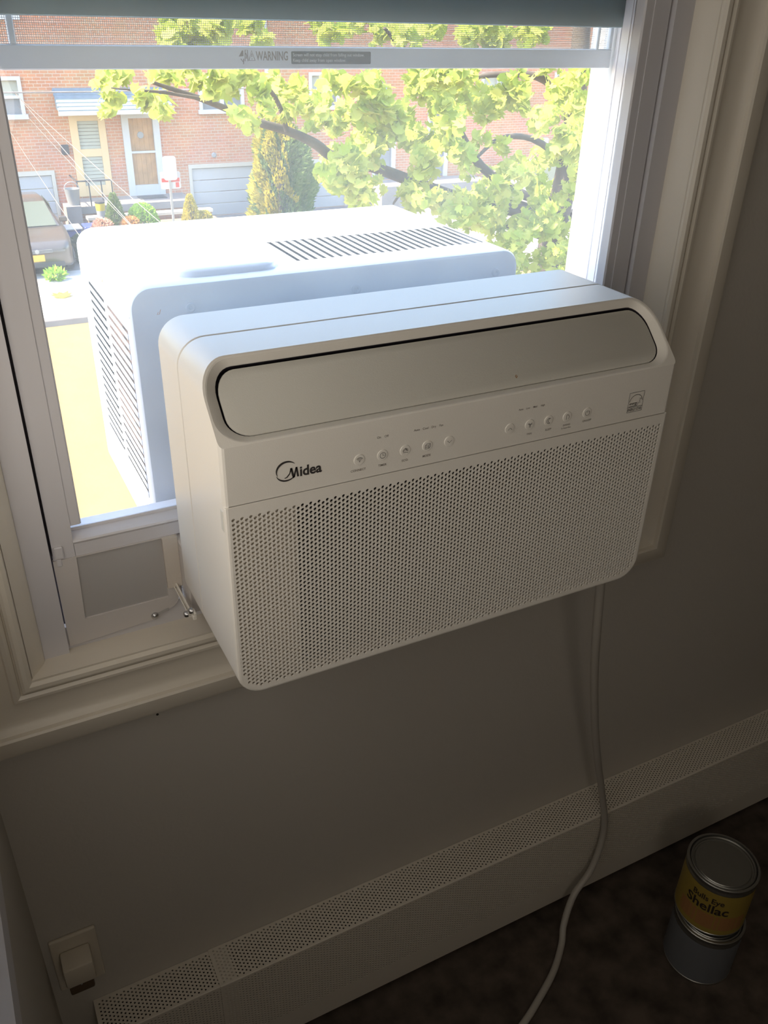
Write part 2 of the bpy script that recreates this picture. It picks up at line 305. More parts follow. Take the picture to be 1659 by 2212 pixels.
# pictogram: tilted pane and a falling child
b.add([fy(.3376)(u, v) for u, v in ((.1535, .6040), (.1575, .6100), (.1590, .6100), (.1590, .6045))], [(0, 1, 2, 3)])
ribbon(b, [(.1605, .5995), (.1612, .6105), (.1640, .6105), (.1640, .5995)], .0009, fy(.3376)); ribbon(b, [(.1558, .6020), (.1580, .5990), (.1590, .6020), (.1586, .5965)], .001, fy(.3376)); ribbon(b, [(.1618, .6075), (.1628, .6050), (.1622, .6020)], .0011, fy(.3376))
wl_ = obj('warning_label', b, 'greyink', sc)
pb = [(x, .3377, z) for x, z in rr(.2160, .3172, .5966, .6095, .0012, 3)]
obj('label_box', MB().add(pb, [tuple(range(len(pb)))]), 'lblbox', sc)
b = MB(); text(b, 'Screen will not stop child from falling out window.', fy(.3374), h=.0032, wd=.0905, u0=.2180, v0=.6045, bold=.012); text(b, 'Keep child away from open window.', fy(.3374), h=.0032, wd=.0665, u0=.2180, v0=.5990, bold=.012)
obj('label_print', b, 'lblwhite', sc)

# ================================================================ FILLER PANELS UNDER THE SASH
def filler(mirror, label):
    g = (lambda x: .5445-x) if mirror else (lambda x: x)
    t = thing('filler_panel', label, 'panel', (g(-.09), .25, -.058))
    def o_(name, mb, m, par, sm=None):
        mb.v = [(g(x), y, z) for x, y, z in mb.v]; return obj(name, recalc(mb), m, par, sm)
    # plate with a recessed rectangular field and one rounded lower corner
    out = [(-.1455, -.0575), (-.0380, -.0500)] + [(-.0165+.0145*math.sin(a), -.0385+.0145*(1-math.cos(a))) for a in [i*pi/12 for i in range(7)]] + [(-.002, .0712), (-.1455, .0712)]
    inn = [(-.1215, -.0215), (-.0150, -.0200), (-.0150, .0700), (-.1185, .0700)]
    bm = bmesh.new()
    vo = [bm.verts.new((x, .2450, z)) for x, z in out]; vi = [bm.verts.new((x, .2450, z)) for x, z in inn]
    es = [bm.edges.new((l[i], l[(i+1) % len(l)])) for l in (vo, vi) for i in range(len(l))]
    bmesh.ops.triangle_fill(bm, use_beauty=True, edges=es)
    for l, d in ((vo, .0040), (vi, .0030)):
        nv = [bm.verts.new((v.co.x, v.co.y+d, v.co.z)) for v in l]
        for i in range(len(l)): bm.faces.new((l[i], l[(i+1) % len(l)], nv[(i+1) % len(l)], nv[i]))
    m = MB(); bm.verts.index_update(); m.add([v.co.copy() for v in bm.verts], [[v.index for v in f.verts] for f in bm.faces]); bm.free()
    o_('plate', m, 'panel', t)
    o_('membrane', MB().box((-.123, .2478, -.023), (-.013, .2484, .0712)), 'recess', t)
    o_('foam_strip', MB().box((-.0150, .2405, -.0045), (.0038, .2470, .0705)), 'foam', t)
    sl = [(x, .2447, z) for x, z in [(-.0330, -.0455), (-.0170, -.0412), (-.0158, -.0388), (-.0172, -.0368), (-.0335, -.0410)]]
    o_('slot', MB().add(sl, [tuple(range(5))]), 'recess', t)
    o_('screw', MB().lathe((-.0360, .2450, -.0437), [(.0048, 0), (.0050, .0015), (.0042, .0035), (.0022, .0048), (.0, .0050)], 16, 'y'), 'metal', t, 50)
    return t
filler(False, 'white plastic filler panel with a screw, left of the air conditioner under the sash')
filler(True, 'white plastic filler panel hidden behind the right side of the air conditioner')

# ================================================================ WINDOW AIR CONDITIONER
W_, H_ = .558, .3644
ac = thing('air_conditioner', 'white two-part window air conditioner straddling the sash, indoor half in front', 'air conditioner', (W_/2, .2, -.03))
def lp(y, ins, r=.030, x0=0, x1=W_, z0=0, z1=H_):
    return [(x, y, z) for x, z in rr(x0+ins, x1-ins, z0+ins, z1-ins, max(r-ins, .002), 10)]
# rear half of the indoor shell
b = MB(); b.loft([lp(.1290, .006), lp(.1288, .0012), lp(.1296, .0004), lp(.1305, 0), lp(.1312, 0), lp(.2033, 0), lp(.2040, 0), lp(.2068, .0012), lp(.208, .004)], True, True)
obj('rear_shell', recalc(b), 'plastic', ac, 14)
# front shell: rounded prism, cut by the sloping face that carries the louver
b = MB(); b.loft([lp(.1270, .006), lp(.1279, .0012), lp(.1272, .0004), lp(.1262, 0), lp(.1255, 0), lp(.0060, 0), lp(.0052, 0), lp(.0026, .0007), lp(.0009, .0022), lp(0, .0045)], False, True)
bm = recalc(b)
sn = Vector((0, -.0644, .066)).normalized(); se = Vector((0, .066, .0644)).normalized(); sp0 = Vector((0, 0, .300))
SP = lambda x, t, d=0: Vector((x, 0, 0)) + sp0 + se*t - sn*d
geom = bm.verts[:]+bm.edges[:]+bm.faces[:]
res = bmesh.ops.bisect_plane(bm, geom=geom, dist=1e-7, plane_co=sp0, plane_no=sn, clear_outer=True)
cut = [e for e in res['geom_cut'] if isinstance(e, bmesh.types.BMEdge)]
def loop_sp(x0, x1, t0, t1, R, d): return [bm.verts.new(SP(x, t, d)) for x, t in rr(x0, x1, t0, t1, R, 8)]
l0 = loop_sp(.0022, .5558, .0016, .0903, [(.031, .027), (.031, .027), (.030, .042), (.030, .042)], 0)
es = [bm.edges.new((l0[i], l0[(i+1) % len(l0)])) for i in range(len(l0))]
bmesh.ops.triangle_fill(bm, use_beauty=True, edges=cut+es)
def bridge(a, c, mi=0):
    for i in range(len(a)):
        f = bm.faces.new((a[i], a[(i+1) % len(a)], c[(i+1) % len(a)], c[i])); f.material_index = mi
l1 = loop_sp(.0036, .5544, .0028, .0890, [(.030, .026), (.030, .026), (.029, .041), (.029, .041)], .0005)
l2 = loop_sp(.0128, .5474, .0090, .0838, [(.024, .022), (.024, .022), (.022, .030), (.022, .030)], .0062)
l3 = loop_sp(.0138, .5464, .0098, .0834, [(.024, .022), (.024, .022), (.022, .030), (.022, .030)], .0072)
l4 = loop_sp(.0138, .5464, .0098, .0834, [(.024, .022), (.024, .022), (.022, .030), (.022, .030)], .020)
bridge(l0, l1); bridge(l1, l2); bridge(l2, l3); bridge(l3, l4, 1)
f = bm.faces.new(l4); f.material_index = 1
# open the lower front for the perforated grille panel
geom = bm.verts[:]+bm.edges[:]+bm.faces[:]
bmesh.ops.bisect_plane(bm, geom=[g for g in geom if not isinstance(g, bmesh.types.BMVert) or True], dist=1e-7, plane_co=(0, 0, .2385), plane_no=(0, 0, 1))
dl = [f for f in bm.faces if all(v.co.y < 1e-5 and v.co.z < .2386 for v in f.verts)]
bmesh.ops.delete(bm, geom=dl, context='FACES')
bmesh.ops.recalc_face_normals(bm, faces=bm.faces)
front = obj('front_shell', bm, ['plastic', 'groove'], ac, 13)
# louver flap
b = MB(); lv = [(.0172, .5432, .0114, .0790, .0095, -.004), (.0160, .5444, .0102, .0800, .0078, 0), (.0164, .5440, .0106, .0797, .0066, 0), (.0175, .5430, .0116, .0788, .0060, 0)]
b.loft([[SP(x, t, d) for x, t in rr(x0, x1, t0, t1, [(.023, .021), (.023, .021), (.021, .029), (.021, .029)], 8)] for x0, x1, t0, t1, d, _ in lv])
lou = obj('louver', recalc(b), 'louv', ac, 30)
b = MB(); sq = lambda u, v: SP(.3405+u, .0205+v, .0057)
ribbon(b, [(0, 0), (.002, .0012), (.001, .003), (-.0008, .0014), (.0004, -.0008)], .0007, sq); obj('scratch', b, 'orange', lou)
# perforated grille panel: every hole is real, with walls
def hexgrid(bm, P, N, u0, u1, v0, v1, pitch, r, depth, seg, keep=lambda u, v: True):
    """hex-packed holes; P(u,v,d) -> world; returns outer boundary edges"""
    cx = pitch*math.sqrt(3)/2; R = pitch/math.sqrt(3); cache = {}
    def gv(u, v):
        k = (round(u*2e5), round(v*2e5))
        if k not in cache: cache[k] = bm.verts.new(P(u, v, 0))
        return cache[k]
    i = 0; u = u0+R
    per = seg//6
    while u <= u1-R:
        v = v0+pitch/2+(pitch/2 if i % 2 else 0)
        while v <= v1-pitch/2+1e-9:
            if keep(u, v):
                o = [gv(u+R*math.cos(k*pi/3), v+R*math.sin(k*pi/3)) for k in range(6)]
                q = [bm.verts.new(P(u+r*math.cos(2*pi*k/seg), v+r*math.sin(2*pi*k/seg), 0)) for k in range(seg)]
                for k in range(6):
                    j = (k+1) % 6
                    if per == 1: bm.faces.new((o[k], o[j], q[j], q[k]))
                    else:
                        a, m, c = q[2*k], q[2*k+1], q[(2*k+2) % seg]
                        bm.faces.new((o[k], o[j], m)); bm.faces.new((o[k], m, a)); bm.faces.new((o[j], c, m))
                if depth:
                    dn = [bm.verts.new(P(u+r*.9*math.cos(2*pi*k/seg), v+r*.9*math.sin(2*pi*k/seg), depth)) for k in range(seg)]
                    for k in range(seg): bm.faces.new((q[k], q[(k+1) % seg], dn[(k+1) % seg], dn[k]))
            v += pitch
        u += cx; i += 1
    ov = set(cache.values())
    return [e for e in bm.edges if len(e.link_faces) == 1 and e.verts[0] in ov and e.verts[1] in ov]
bm = bmesh.new()
def inside(u, v):
    r = .026
    for cx, s in ((.004+r, -1), (W_-.004-r, 1)):
        if (u-cx)*s > 0 and v < .006+r and math.hypot(u-cx, v-.006-r) > r-.003: return False
    return True
be = hexgrid(bm, lambda u, v, d: (u, -.0012+d, v), None, .0048, .5532, .0075, .2275, .0052, .00198, .0018, 12, inside)
def prow(ins, y):
    r_ = max(.0295-ins, .003)
    return [bm.verts.new((x, y, z)) for x, z in rr(ins, W_-ins, ins-.0004, .2378-ins*.12, [(r_, r_), (r_, r_), (.0006, .0006), (.0006, .0006)], 8)]
vo = prow(.0034, -.0012); prs = [vo, prow(.0014, -.0006), prow(.0004, .0008), prow(.0001, .0030), prow(.0001, .0060)]
ee = [bm.edges.new((vo[i], vo[(i+1) % len(vo)])) for i in range(len(vo))]
bmesh.ops.triangle_fill(bm, use_beauty=True, edges=be+ee)
for ra, rb in zip(prs, prs[1:]):
    for i in range(len(vo)): bm.faces.new((ra[i], ra[(i+1) % len(vo)], rb[(i+1) % len(vo)], rb[i])).smooth = True
for f in bm.faces:
    f.normal_update()
    if abs(f.normal.y) > .9 and f.normal.y > 0: f.normal_flip()
gp = obj('grille_panel', bm, 'plastic', ac)
b = MB()
for x0, x1, z0, z1, rb in ((.003, .0735, .003, .236, [(.028, .028), (.0005, .0005)]), (.0735, .5555, .003, .018, [(.0005, .0005), (.028, .022)]), (.0735, .5555, .2262, .237, [(.0005, .0005)]*2)):
    b.loft([[(x, y, z) for x, z in rr(x0, x1, z0, z1, rb+[(.0005, .0005)]*2, 6)] for y in (.0034, .0050)])
b = recalc(b)
obj('grille_backing', b, 'heater', ac)
obj('air_filter', MB().box((.0735, .0150, .018), (.556, .0165, .227)), 'filt', ac)
b = MB(); b.box((-.0006, .0045, .2085), (.0022, .0125, .2325)); obj('finger_notch', bev(b, .0006, 1), 'louv', ac)
# printing on the fascia
FA = fy(-.0004)
b = MB()
def crescent(c, r0, r1, a0, a1, w0, mb, f, n=26):
    L = []; Q = []
    for i in range(n+1):
        t = i/n; a = math.radians(a0+(a1-a0)*t); h = w0*math.sin(pi*min(1, max(0, t)))**.8/2+.00008
        L.append(f(c[0]+(r0+h)*math.cos(a), c[1]+(r1+h)*math.sin(a))); Q.append(f(c[0]+(r0-h)*math.cos(a), c[1]+(r1-h)*math.sin(a)))
    mb.add(L+Q, [(i, i+1, n+2+i, n+1+i) for i in range(n)])
crescent((.0648, .2645), .0108, .0098, 40, 205, .0021, b, FA); crescent((.0640, .2632), .0106, .0092, 195, 330, .0016, b, FA)
def poly(mb, f, pts): mb.add([f(u, v) for u, v in pts], [tuple(range(len(pts)))])
poly(b, FA, [(.0615, .2572), (.0640, .2580), (.0672, .2615), (.0683, .2668), (.0697, .2668), (.0700, .2652), (.0675, .2598), (.0650, .2572), (.0630, .2566)])
poly(b, FA, [(.0683, .2668), (.0703, .2668), (.0718, .2600), (.0728, .2566), (.0708, .2550), (.0697, .2590)]); poly(b, FA, [(.0708, .2552), (.0728, .2562), (.0755, .2668), (.0738, .2668), (.0722, .2610)]); poly(b, FA, [(.0738, .2668), (.0757, .2668), (.0772, .2562), (.0751, .2562)])
text(b, 'idea', FA, h=.0104, wd=.0232, u0=.0782, v0=.2562, bold=.028)
obj('logo', b, 'ink', ac)
ic = {}
def arc(cx, cy, r, a0, a1, n=14): return [(cx+r*math.cos(math.radians(a0+(a1-a0)*i/n)), cy+r*math.sin(math.radians(a0+(a1-a0)*i/n))) for i in range(n+1)]
K = .00046
def icon(n):
    L = []
    if n == 'connect': L = [(arc(0, -.0015, r, 40, 140), 0) for r in (.0018, .0032, .0044)] + [(arc(0, -.0013, .0004, 0, 360, 8), 0)]
    if n == 'timer': L = [(arc(0, 0, .0032, 0, 360, 20), 0), ([(0, .0024), (0, 0), (.002, 0)], 0)]
    if n == 'eco': L = [(arc(0, -.0006, .0030, 20, 180), 0), ([(-.0030, -.0006), (-.0008, .0004), (0, .0034), (.0006, .0006), (.0032, -.0008)], 0), ([(-.003, -.0018), (.0012, -.0018), (.003, -.0026)], 0), ([(.0004, .002), (.0018, .0002)], 0)]
    if n == 'mode': L = [([(-.003, -.0028), (.0014, -.0028), (.0014, .0008), (-.003, .0008)], 1), ([(-.003, .0008), (-.0014, .0026), (.0030, .0026), (.0014, .0008)], 0), ([(.0030, .0026), (.0030, -.001), (.0014, -.0028)], 0), ([(-.003, -.001), (.0014, -.001)], 0)]
    if n == 'down': L = [([(-.0026, .0011), (0, -.0013), (.0026, .0011)], 0)]
    if n == 'up': L = [([(-.0026, -.0013), (0, .0011), (.0026, -.0013)], 0)]
    if n == 'fan': L = [(arc(0, 0, .0007, 0, 360, 8), 0)] + [([(.0005*math.cos(a), .0005*math.sin(a)), (.0028*math.cos(a-.35), .0028*math.sin(a-.35)), (.0033*math.cos(a+.2), .0033*math.sin(a+.2)), (.0005*math.cos(a+.5), .0005*math.sin(a+.5))], 0) for a in (.5, 2.6, 4.7)]
    if n == 'sleep': L = [(arc(0, 0, .0032, 60, 300), 0), (arc(.0018, 0, .0028, 100, 260), 0)]
    if n == 'swing': L = [(arc(-.0008, -.0003, .0030, -50, 60, 10), 0), ([(-.0016, .0028), (-.0016, -.003)], 0), ([(-.0016, .0028), (.0008, .0026)], 0)]
    if n == 'power': L = [(arc(0, -.0002, .0030, 120, 420, 18), 0), ([(0, .0032), (0, .0004)], 0)]
    return L
for i, (n, x) in enumerate((('connect', .1425), ('timer', .1687), ('eco', .1950), ('mode', .2213), ('down', .2478), ('up', .3249), ('fan', .3513), ('sleep', .3772), ('swing', .4030), ('power', .4312))):
    bt = obj('button', MB().lathe((x, 0, .2602), [(.0062, -.0002), (.0062, .0002), (.0058, .0007), (.0046, .0009), (.002, .0009), (0, .0009)], 28, 'y'), 'plastic', ac, 25)
    m = MB(); f = lambda u, v, x=x: (x+u, -.0011, .2602+v)
    for pts, cl in icon(n): ribbon(m, pts, K, f, bool(cl))
    obj('icon', m, 'ink', bt)
for s, x, z, h in (('CONNECT', .1414, .2478, .0024), ('TIMER', .1688, .2478, .0024), ('ECO.', .1952, .2478, .0024), ('MODE', .2209, .2478, .0024), ('FAN', .3520, .2478, .0024), ('SLEEP', .3780, .2482, .0024), ('SWING', .4035, .2492, .0022), ('3s Reset filter', .4035, .2458, .0017), ('ON/OFF', .4325, .2492, .0024), ('On', .1642, .2797, .0024), ('Off', .1728, .2797, .0024), ('Auto', .2078, .2797, .0024), ('Cool', .2180, .2797, .0024), ('Dry', .2278, .2797, .0024), ('Fan', .2368, .2797, .0024), ('Auto', .3372, .2797, .0021), ('Low', .3466, .2797, .0021), ('Med', .3560, .2797, .0021), ('High', .3662, .2797, .0021)):
    m = MB(); text(m, s, FA, h=h, u0=x, v0=z, align='C', bold=.006); obj('caption', m, 'greyink', ac)
m = MB(); ribbon(m, [(.4920, .2488), (.5142, .2488), (.5142, .2735), (.4920, .2735)], .0006, FA, True); ribbon(m, arc(.5031, .2605, .0098, 8, 172, 22), .0006, FA)
ribbon(m, [(.4935, .2560), (.5060, .2565), (.5075, .2600), (.5100, .2590), (.5085, .2625), (.5115, .2645), (.5080, .2650)], .0006, FA); text(m, 'energy', FA, wd=.0120, h=.0034, u0=.4938, v0=.2582, bold=.01)
ribbon(m, [(.4920, .2550), (.5142, .2550)], .0005, FA); text(m, 'ENERGY STAR', FA, wd=.0205, h=.0034, u0=.4928, v0=.2503, bold=.012)
obj('efficiency_mark', m, 'ink', ac)
# bridge that runs under the sash, and the side bracket with its screws
b = MB(); b.box((-.0015, .2505, -.0285), (.0045, .33, .066)); b.box((.004, .207, -.028), (.554, .336, .0660)); obj('bridge', bev(b, .002, 1), 'panel', ac)
b = MB(); b.box((-.0050, .160, -.0035), (-.0030, .252, .0015)); b.box((-.0072, .172, -.0062), (-.0062, .250, -.0030)); b.box((-.0072, .172, -.0066), (-.0030, .250, -.0056)); b.box((-.0030, .160, -.0035), (-.0002, .172, .0060))
br = obj('bracket', bev(b, .0005, 1), 'plastic', ac)
for p in ((-.0052, .168, .0055), (-.0095, .178, -.0050)):
    obj('bolt', MB().lathe(p, [(.0042, -.002), (.0042, 0), (.0034, .0020), (.0020, .0030), (0, .0032)], 12, 'x'), 'metal', br, 40)
# outdoor half: enamelled housing with openings for side and top vents
Y0, Y1, ZO = .333, .690, .361
zs = [.062, .3005]; xs = [.2275, .5335]
pf = []
rO = .026
q = rr(0, W_, -.030, ZO, rO, 7)
def ins_pts(loop):
    out = []
    n = len(loop)
    for i in range(n):
        a, c = loop[i], loop[(i+1) % n]; out.append(a)
        if abs(a[1]-ZO) < 1e-6 and abs(c[1]-ZO) < 1e-6 and a[0] > c[0]+.1: out += [(xs[1], ZO), (xs[0], ZO)]
        if abs(a[0]) < 1e-6 and abs(c[0]) < 1e-6 and a[1] > c[1]+.1: out += [(0, zs[1]), (0, zs[0])]
    return out
q = ins_pts(q)
ys = [Y0+.004, .368, .3855, .4935, .5005, .5135, .6235, Y1-.004]
bm = bmesh.new()
def ins_loop(y, d):
    return [bm.verts.new((W_/2+(x-W_/2)*(1-d/(W_/2)), y, .1655+(z-.1655)*(1-d/.1955))) for x, z in q]
rows = [ins_loop(Y0, .0045), ins_loop(Y0+.0013, .0013)] + [[bm.verts.new((x, y, z)) for x, z in q] for y in ys] + [ins_loop(Y1-.0013, .0013), ins_loop(Y1, .0045)]
yy = [Y0, Y0+.0013]+ys+[Y1-.0013, Y1]
n = len(q)
for k in range(len(rows)-1):
    for i in range(n):
        j = (i+1) % n; a, c = q[i], q[j]; ym = (yy[k]+yy[k+1])/2
        if a == (0, zs[1]) and c == (0, zs[0]) and (.368 < ym < .4935 or .5135 < ym < .6235): continue
        if a == (xs[1], ZO) and c == (xs[0], ZO) and .3855 < ym < .5005: continue
        bm.faces.new((rows[k][i], rows[k][j], rows[k+1][j], rows[k+1][i]))
bm.faces.new(list(reversed(rows[0]))); bm.faces.new(rows[-1])
bmesh.ops.recalc_face_normals(bm, faces=bm.faces)
oh = obj('outdoor_housing', bm, 'housing', ac, 40)  # blue shade is put into the colour of the white housing
obj('coil', MB().box((.020, .352, -.01), (.535, .670, .330)), 'coil', ac)
sv = MB()
def slat(name, o, u, v, L, wd, th, par):
    """flat bar from o along u (length L), tilted so that v is its width direction"""
    o, u, v = Vector(o), Vector(u), Vector(v).normalized(); nn = u.cross(v).normalized(); m = MB(); P0 = [o, o+u*L, o+u*L+v*wd, o+v*wd]
    m.add([p-nn*th/2 for p in P0]+[p+nn*th/2 for p in P0], [(3, 2, 1, 0), (4, 5, 6, 7), (0, 1, 5, 4), (1, 2, 6, 5), (2, 3, 7, 6), (3, 0, 4, 7)])
    return obj(name, m, 'housing', par)
def slats(par, first, step, cnt):
    for i in range(1, cnt):
        o = first.copy(); o.location = first.location + Vector(step)*i; C.objects.link(o)
n_s = 18; pz = (zs[1]-zs[0])/n_s
for y0, L in ((.368, .1255), (.5135, .110)):
    s0 = slat('vent_slat', (-.0006, y0, zs[0]+.0015), (0, 1, 0), (.04, 0, 1), L, .0064, .0006, ac); slats(ac, s0, (0, 0, pz), n_s)
n_t = 24; px = (xs[1]-xs[0])/n_t
s0 = slat('vent_slat', (xs[0]+.0008, .3855, ZO+.0006), (0, 1, 0), (.96, 0, -.28), .115, .0094, .0012, ac); slats(ac, s0, (px, 0, 0), n_t)
b = MB(); b.box((-.0012, .650, .03), (.004, .652, .04))
b = MB(); b.loft([[(x, y, ZO+h) for x, y in rr(.066+i_, .2015-i_, .356+i_, .615-i_, .026-i_, 7)] for h, i_ in ((-.001, 0), (.006, .0005), (.0092, .003), (.0100, .007))], False, True)
obj('raised_pad', recalc(b), 'housing', ac, 50)
for p, ax in (((.072, .333, .3318), 'y'), ((.298, .333, .3305), 'y'), ((.520, .333, .3305), 'y'), ((0, .4985, .3345), 'x')):
    obj('screw', MB().lathe(p, [(.0062, -.001), (.0064, .0012), (.0050, .0022), (.0022, .0020), (.0018, .0012), (0, .0010)], 18, ax), 'metal' if ax == 'x' else 'housing', ac, 40)
obj('screw', MB().lathe((.345, .3665, ZO), [(.0085, -.001), (.0085, .0008), (.0060, .0012), (.0050, -.0004), (.0022, -.0004), (.0018, .0012), (0, .0014)], 18), 'housing', ac, 40)
b = MB(); b.box((-.0008, .345, .3235), (.0006, .640, .3243)); obj('seam', b, 'louv', ac)
m = MB(); ribbon(m, [(.0325, .3305), (.0305, .3275), (.0335, .3280), (.0355, .3335)], .0007, fy(.3327)); obj('scratch', m, 'orange', ac)
# power cord: hangs from the underside, over the heater, onto the floor
def smooth_path(pts, sub=6):
    P = [Vector(p) for p in pts]; out = []
    for i in range(len(P)-1):
        a, b_, c, d = P[max(i-1, 0)], P[i], P[i+1], P[min(i+2, len(P)-1)]
        for k in range(sub):
            t = k/sub; out.append(.5*((2*b_)+(c-a)*t+(2*a-5*b_+4*c-d)*t*t+(3*b_-a-3*c+d)*t**3))
    return out+[P[-1]]
cp = [(.530, .040, .004), (.5439, .045, -.0351), (.5735, .065, -.1366), (.6115, .09, -.2602), (.6612, .115, -.4137), (.7028, .13, -.5368), (.7429, .140, -.6525), (.7699, .138, -.7711), (.7475, .127, -.8640), (.6990, .116, -.9120), (.6650, .095, -.9560), (.6441, .0711, -.9780), (.5933, .0311, -.978), (.5291, -.0035, -.978), (.4814, -.0254, -.978), (.40, -.055, -.978), (.2, -.09, -.978)]
obj('power_cord', MB().tube(smooth_path(cp, 8), .0068, 12), 'cord', ac, 60)

# ================================================================ BASEBOARD HEATER
hx0, hx1, hy, hz, hb = -.2207, 2.9, .150, -.742, -.961
bh = thing('baseboard_heater', 'long low baseboard heater with perforated off-white metal cover along the wall', 'heater', (.6, .19, hb))
def cover(x0, x1, lift, xh):
    bm = bmesh.new(); y, zt = hy-lift, hz+lift
    e1 = hexgrid(bm, lambda u, v, d: (u, v, zt-d), None, x0+.004, xh, y+.003, YW-.002, .0066, .0018, .0009, 6)
    e2 = hexgrid(bm, lambda u, v, d: (u, y+d, v), None, x0+.004, xh, hb+.055, zt-.004, .0066, .0018, .0009, 6)
    def fill(edges, P, a, c_, d_, e_):
        vs = [bm.verts.new(p) for p in (P(a, d_), P(c_, d_), P(c_, e_), P(a, e_))]
        ed = [bm.edges.new((vs[i], vs[(i+1) % 4])) for i in range(4)]
        bmesh.ops.triangle_fill(bm, use_beauty=True, edges=edges+ed); return vs
    fill(e1, lambda u, v: (u, v, zt), x0, xh+.002, y+.0015, YW-.0005)
    fill(e2, lambda u, v: (u, y, v), x0, xh+.002, hb, zt-.0015)
    for f in bm.faces:
        f.normal_update()
        if f.normal.y > .9 or f.normal.z < -.9: f.normal_flip()
    Q = [[bm.verts.new((x, yq, zq)) for yq, zq in ((y, zt-.0015), (y+.0005, zt-.0005), (y+.0015, zt))] for x in (x0, x1)]
    for k in range(2): bm.faces.new((Q[0][k], Q[1][k], Q[1][k+1], Q[0][k+1]))
    if x1 > xh+.01:
        v = [bm.verts.new(p) for p in ((xh+.002, y+.0015, zt), (x1, y+.0015, zt), (x1, YW-.0005, zt), (xh+.002, YW-.0005, zt), (xh+.002, y, hb), (x1, y, hb), (x1, y, zt-.0015), (xh+.002, y, zt-.0015))]
        bm.faces.new(v[:4]); bm.faces.new(v[4:])
    v = [bm.verts.new(p) for p in ((x0, y, hb), (x0, YW-.0005, hb), (x0, YW-.0005, zt), (x0, y, zt))]; bm.faces.new(v)
    return obj('cover', bm, 'heater', bh)
cover(hx0, .003, 0, -.001); cover(-.030, hx1, .0022, 1.50)
b = MB(); b.box((hx0+.004, hy+.012, hb+.004), (hx1-.02, YW-.002, hz-.030)); obj('heating_element', b, 'filt', bh)

# ================================================================ WALL OUTLET AND ADAPTER
wo = thing('wall_outlet', 'cream wall outlet plate low on the wall left of the heater', 'outlet', (-.225, YW, -.62))
b = MB(); b.box((-.2610, .2130, -.6800), (-.1930, YW-.0002, -.5600)); obj('cover_plate', bev(b, .0025, 2), 'ivory', wo)
b = MB(); b.box((-.2440, .2118, -.6720), (-.2100, .2135, -.6440)); obj('socket', bev(b, .001, 1), 'brown', wo)
pa = thing('power_adapter', 'pale square plug adapter pushed into the wall outlet', 'adapter', (-.226, .2, -.60))
b = MB(); b.box((-.2500, .1760, -.6280), (-.2060, .2128, -.5860)); obj('body', bev(b, .004, 2), 'ivory', pa, 40)
b = MB(); b.box((-.2470, .1830, -.6560), (-.2110, .2115, -.6285)); obj('plug_base', bev(b, .003, 2), 'brown', pa, 40)
obj('indicator', MB().box((-.2300, .1752, -.6262), (-.2275, .1762, -.6245)), 'white', pa)
tag(obj('nail', MB().lathe((-.055, YW, -.1896), [(.0016, -.004), (.0018, .0008), (0, .0016)], 10, 'y'), 'nail'), 'tiny dark nail head in the wall below the window trim', 'nail')

# ================================================================ PAINT CANS
def can(c, r, h, label, lm, words):
    t = thing('paint_can', label, 'can', c)
    obj('body', MB().lathe(c, [(0, 0), (r*.97, 0), (r, .002), (r, .004), (r*.985, .005), (r*.985, h-.016), (r*.965, h-.013), (r*.965, h-.009), (r*.985, h-.008), (r, h-.006), (r, h-.001), (r*.98, h), (r*.93, h), (r*.925, h-.003), (r*.90, h-.006), (0, h-.006)], 48), 'steel', t, 35)
    obj('lid', MB().lathe((c[0], c[1], c[2]+h-.0055), [(r*.905, 0), (r*.90, .0035), (r*.87, .005), (r*.84, .0035), (r*.83, .0005), (r*.79, 0), (r*.77, .0012), (r*.6, .0014), (0, .0014)], 48), 'steel', t, 35)
    lb = obj('label_wrap', MB().loft([[(c[0]+r*.992*math.cos(2*pi*k/48), c[1]+r*.992*math.sin(2*pi*k/48), c[2]+z) for k in range(48)] for z in (.006, h-.017)], False, False), lm, t, 60)
    def cy(u, v, rr_=r*.998):
        a = -2.62+u/r; return (c[0]+rr_*math.cos(a), c[1]+rr_*math.sin(a), c[2]+v)
    if words:
        m = MB()
        for i in range(12):
            u0, u1 = -.055+.011*i, -.055+.011*(i+1); m.add([cy(u0, .018, r*.9945), cy(u1, .018, r*.9945), cy(u1, .056, r*.9945), cy(u0, .056, r*.9945)], [(0, 1, 2, 3)])
        obj('label_band', m, 'brownband', lb, 60)
        m = MB(); text(m, 'Bulls Eye', cy, h=.013, wd=.060, u0=-.034, v0=.088, bold=.02); text(m, 'Shellac', cy, h=.021, wd=.082, u0=-.044, v0=.062, bold=.02); obj('label_print', m, 'cink', lb)
    return t
CX, CY = .890, -.052
can((CX-.008, CY-.012, FZ), .066, .1325, 'dull grey paint can on the floor beneath the yellow can', 'clabel2', False)
can((CX, CY, FZ+.1325), .066, .1325, 'yellow labelled shellac can with steel lid stacked on a grey can', 'clabel', True)

# ================================================================ OUTSIDE: GROUND
G = -5.19
obj('road', MB().box((-40, .9, G-.35), (70, 18.5, G-.15)), 'asph', kind='structure')
obj('near_sidewalk', MB().box((-40, .37, G-.35), (70, .9, G-.05)), 'walk', kind='structure')
b = MB()
for i in range(60): b.box((-30+i*1.52, 18.72, G-.2), (-30+i*1.52+1.505, 22.45, G))
obj('sidewalk', b, 'walk', kind='structure')
obj('curb', bev(MB().box((-30, 18.5, G-.3), (61, 18.715, G)), .03, 2), 'conc', kind='structure')
obj('driveway', MB().box((-30, 22.455, G-.2), (61, 27.8, G-.01)), 'drive', kind='structure')
FY = 27.8
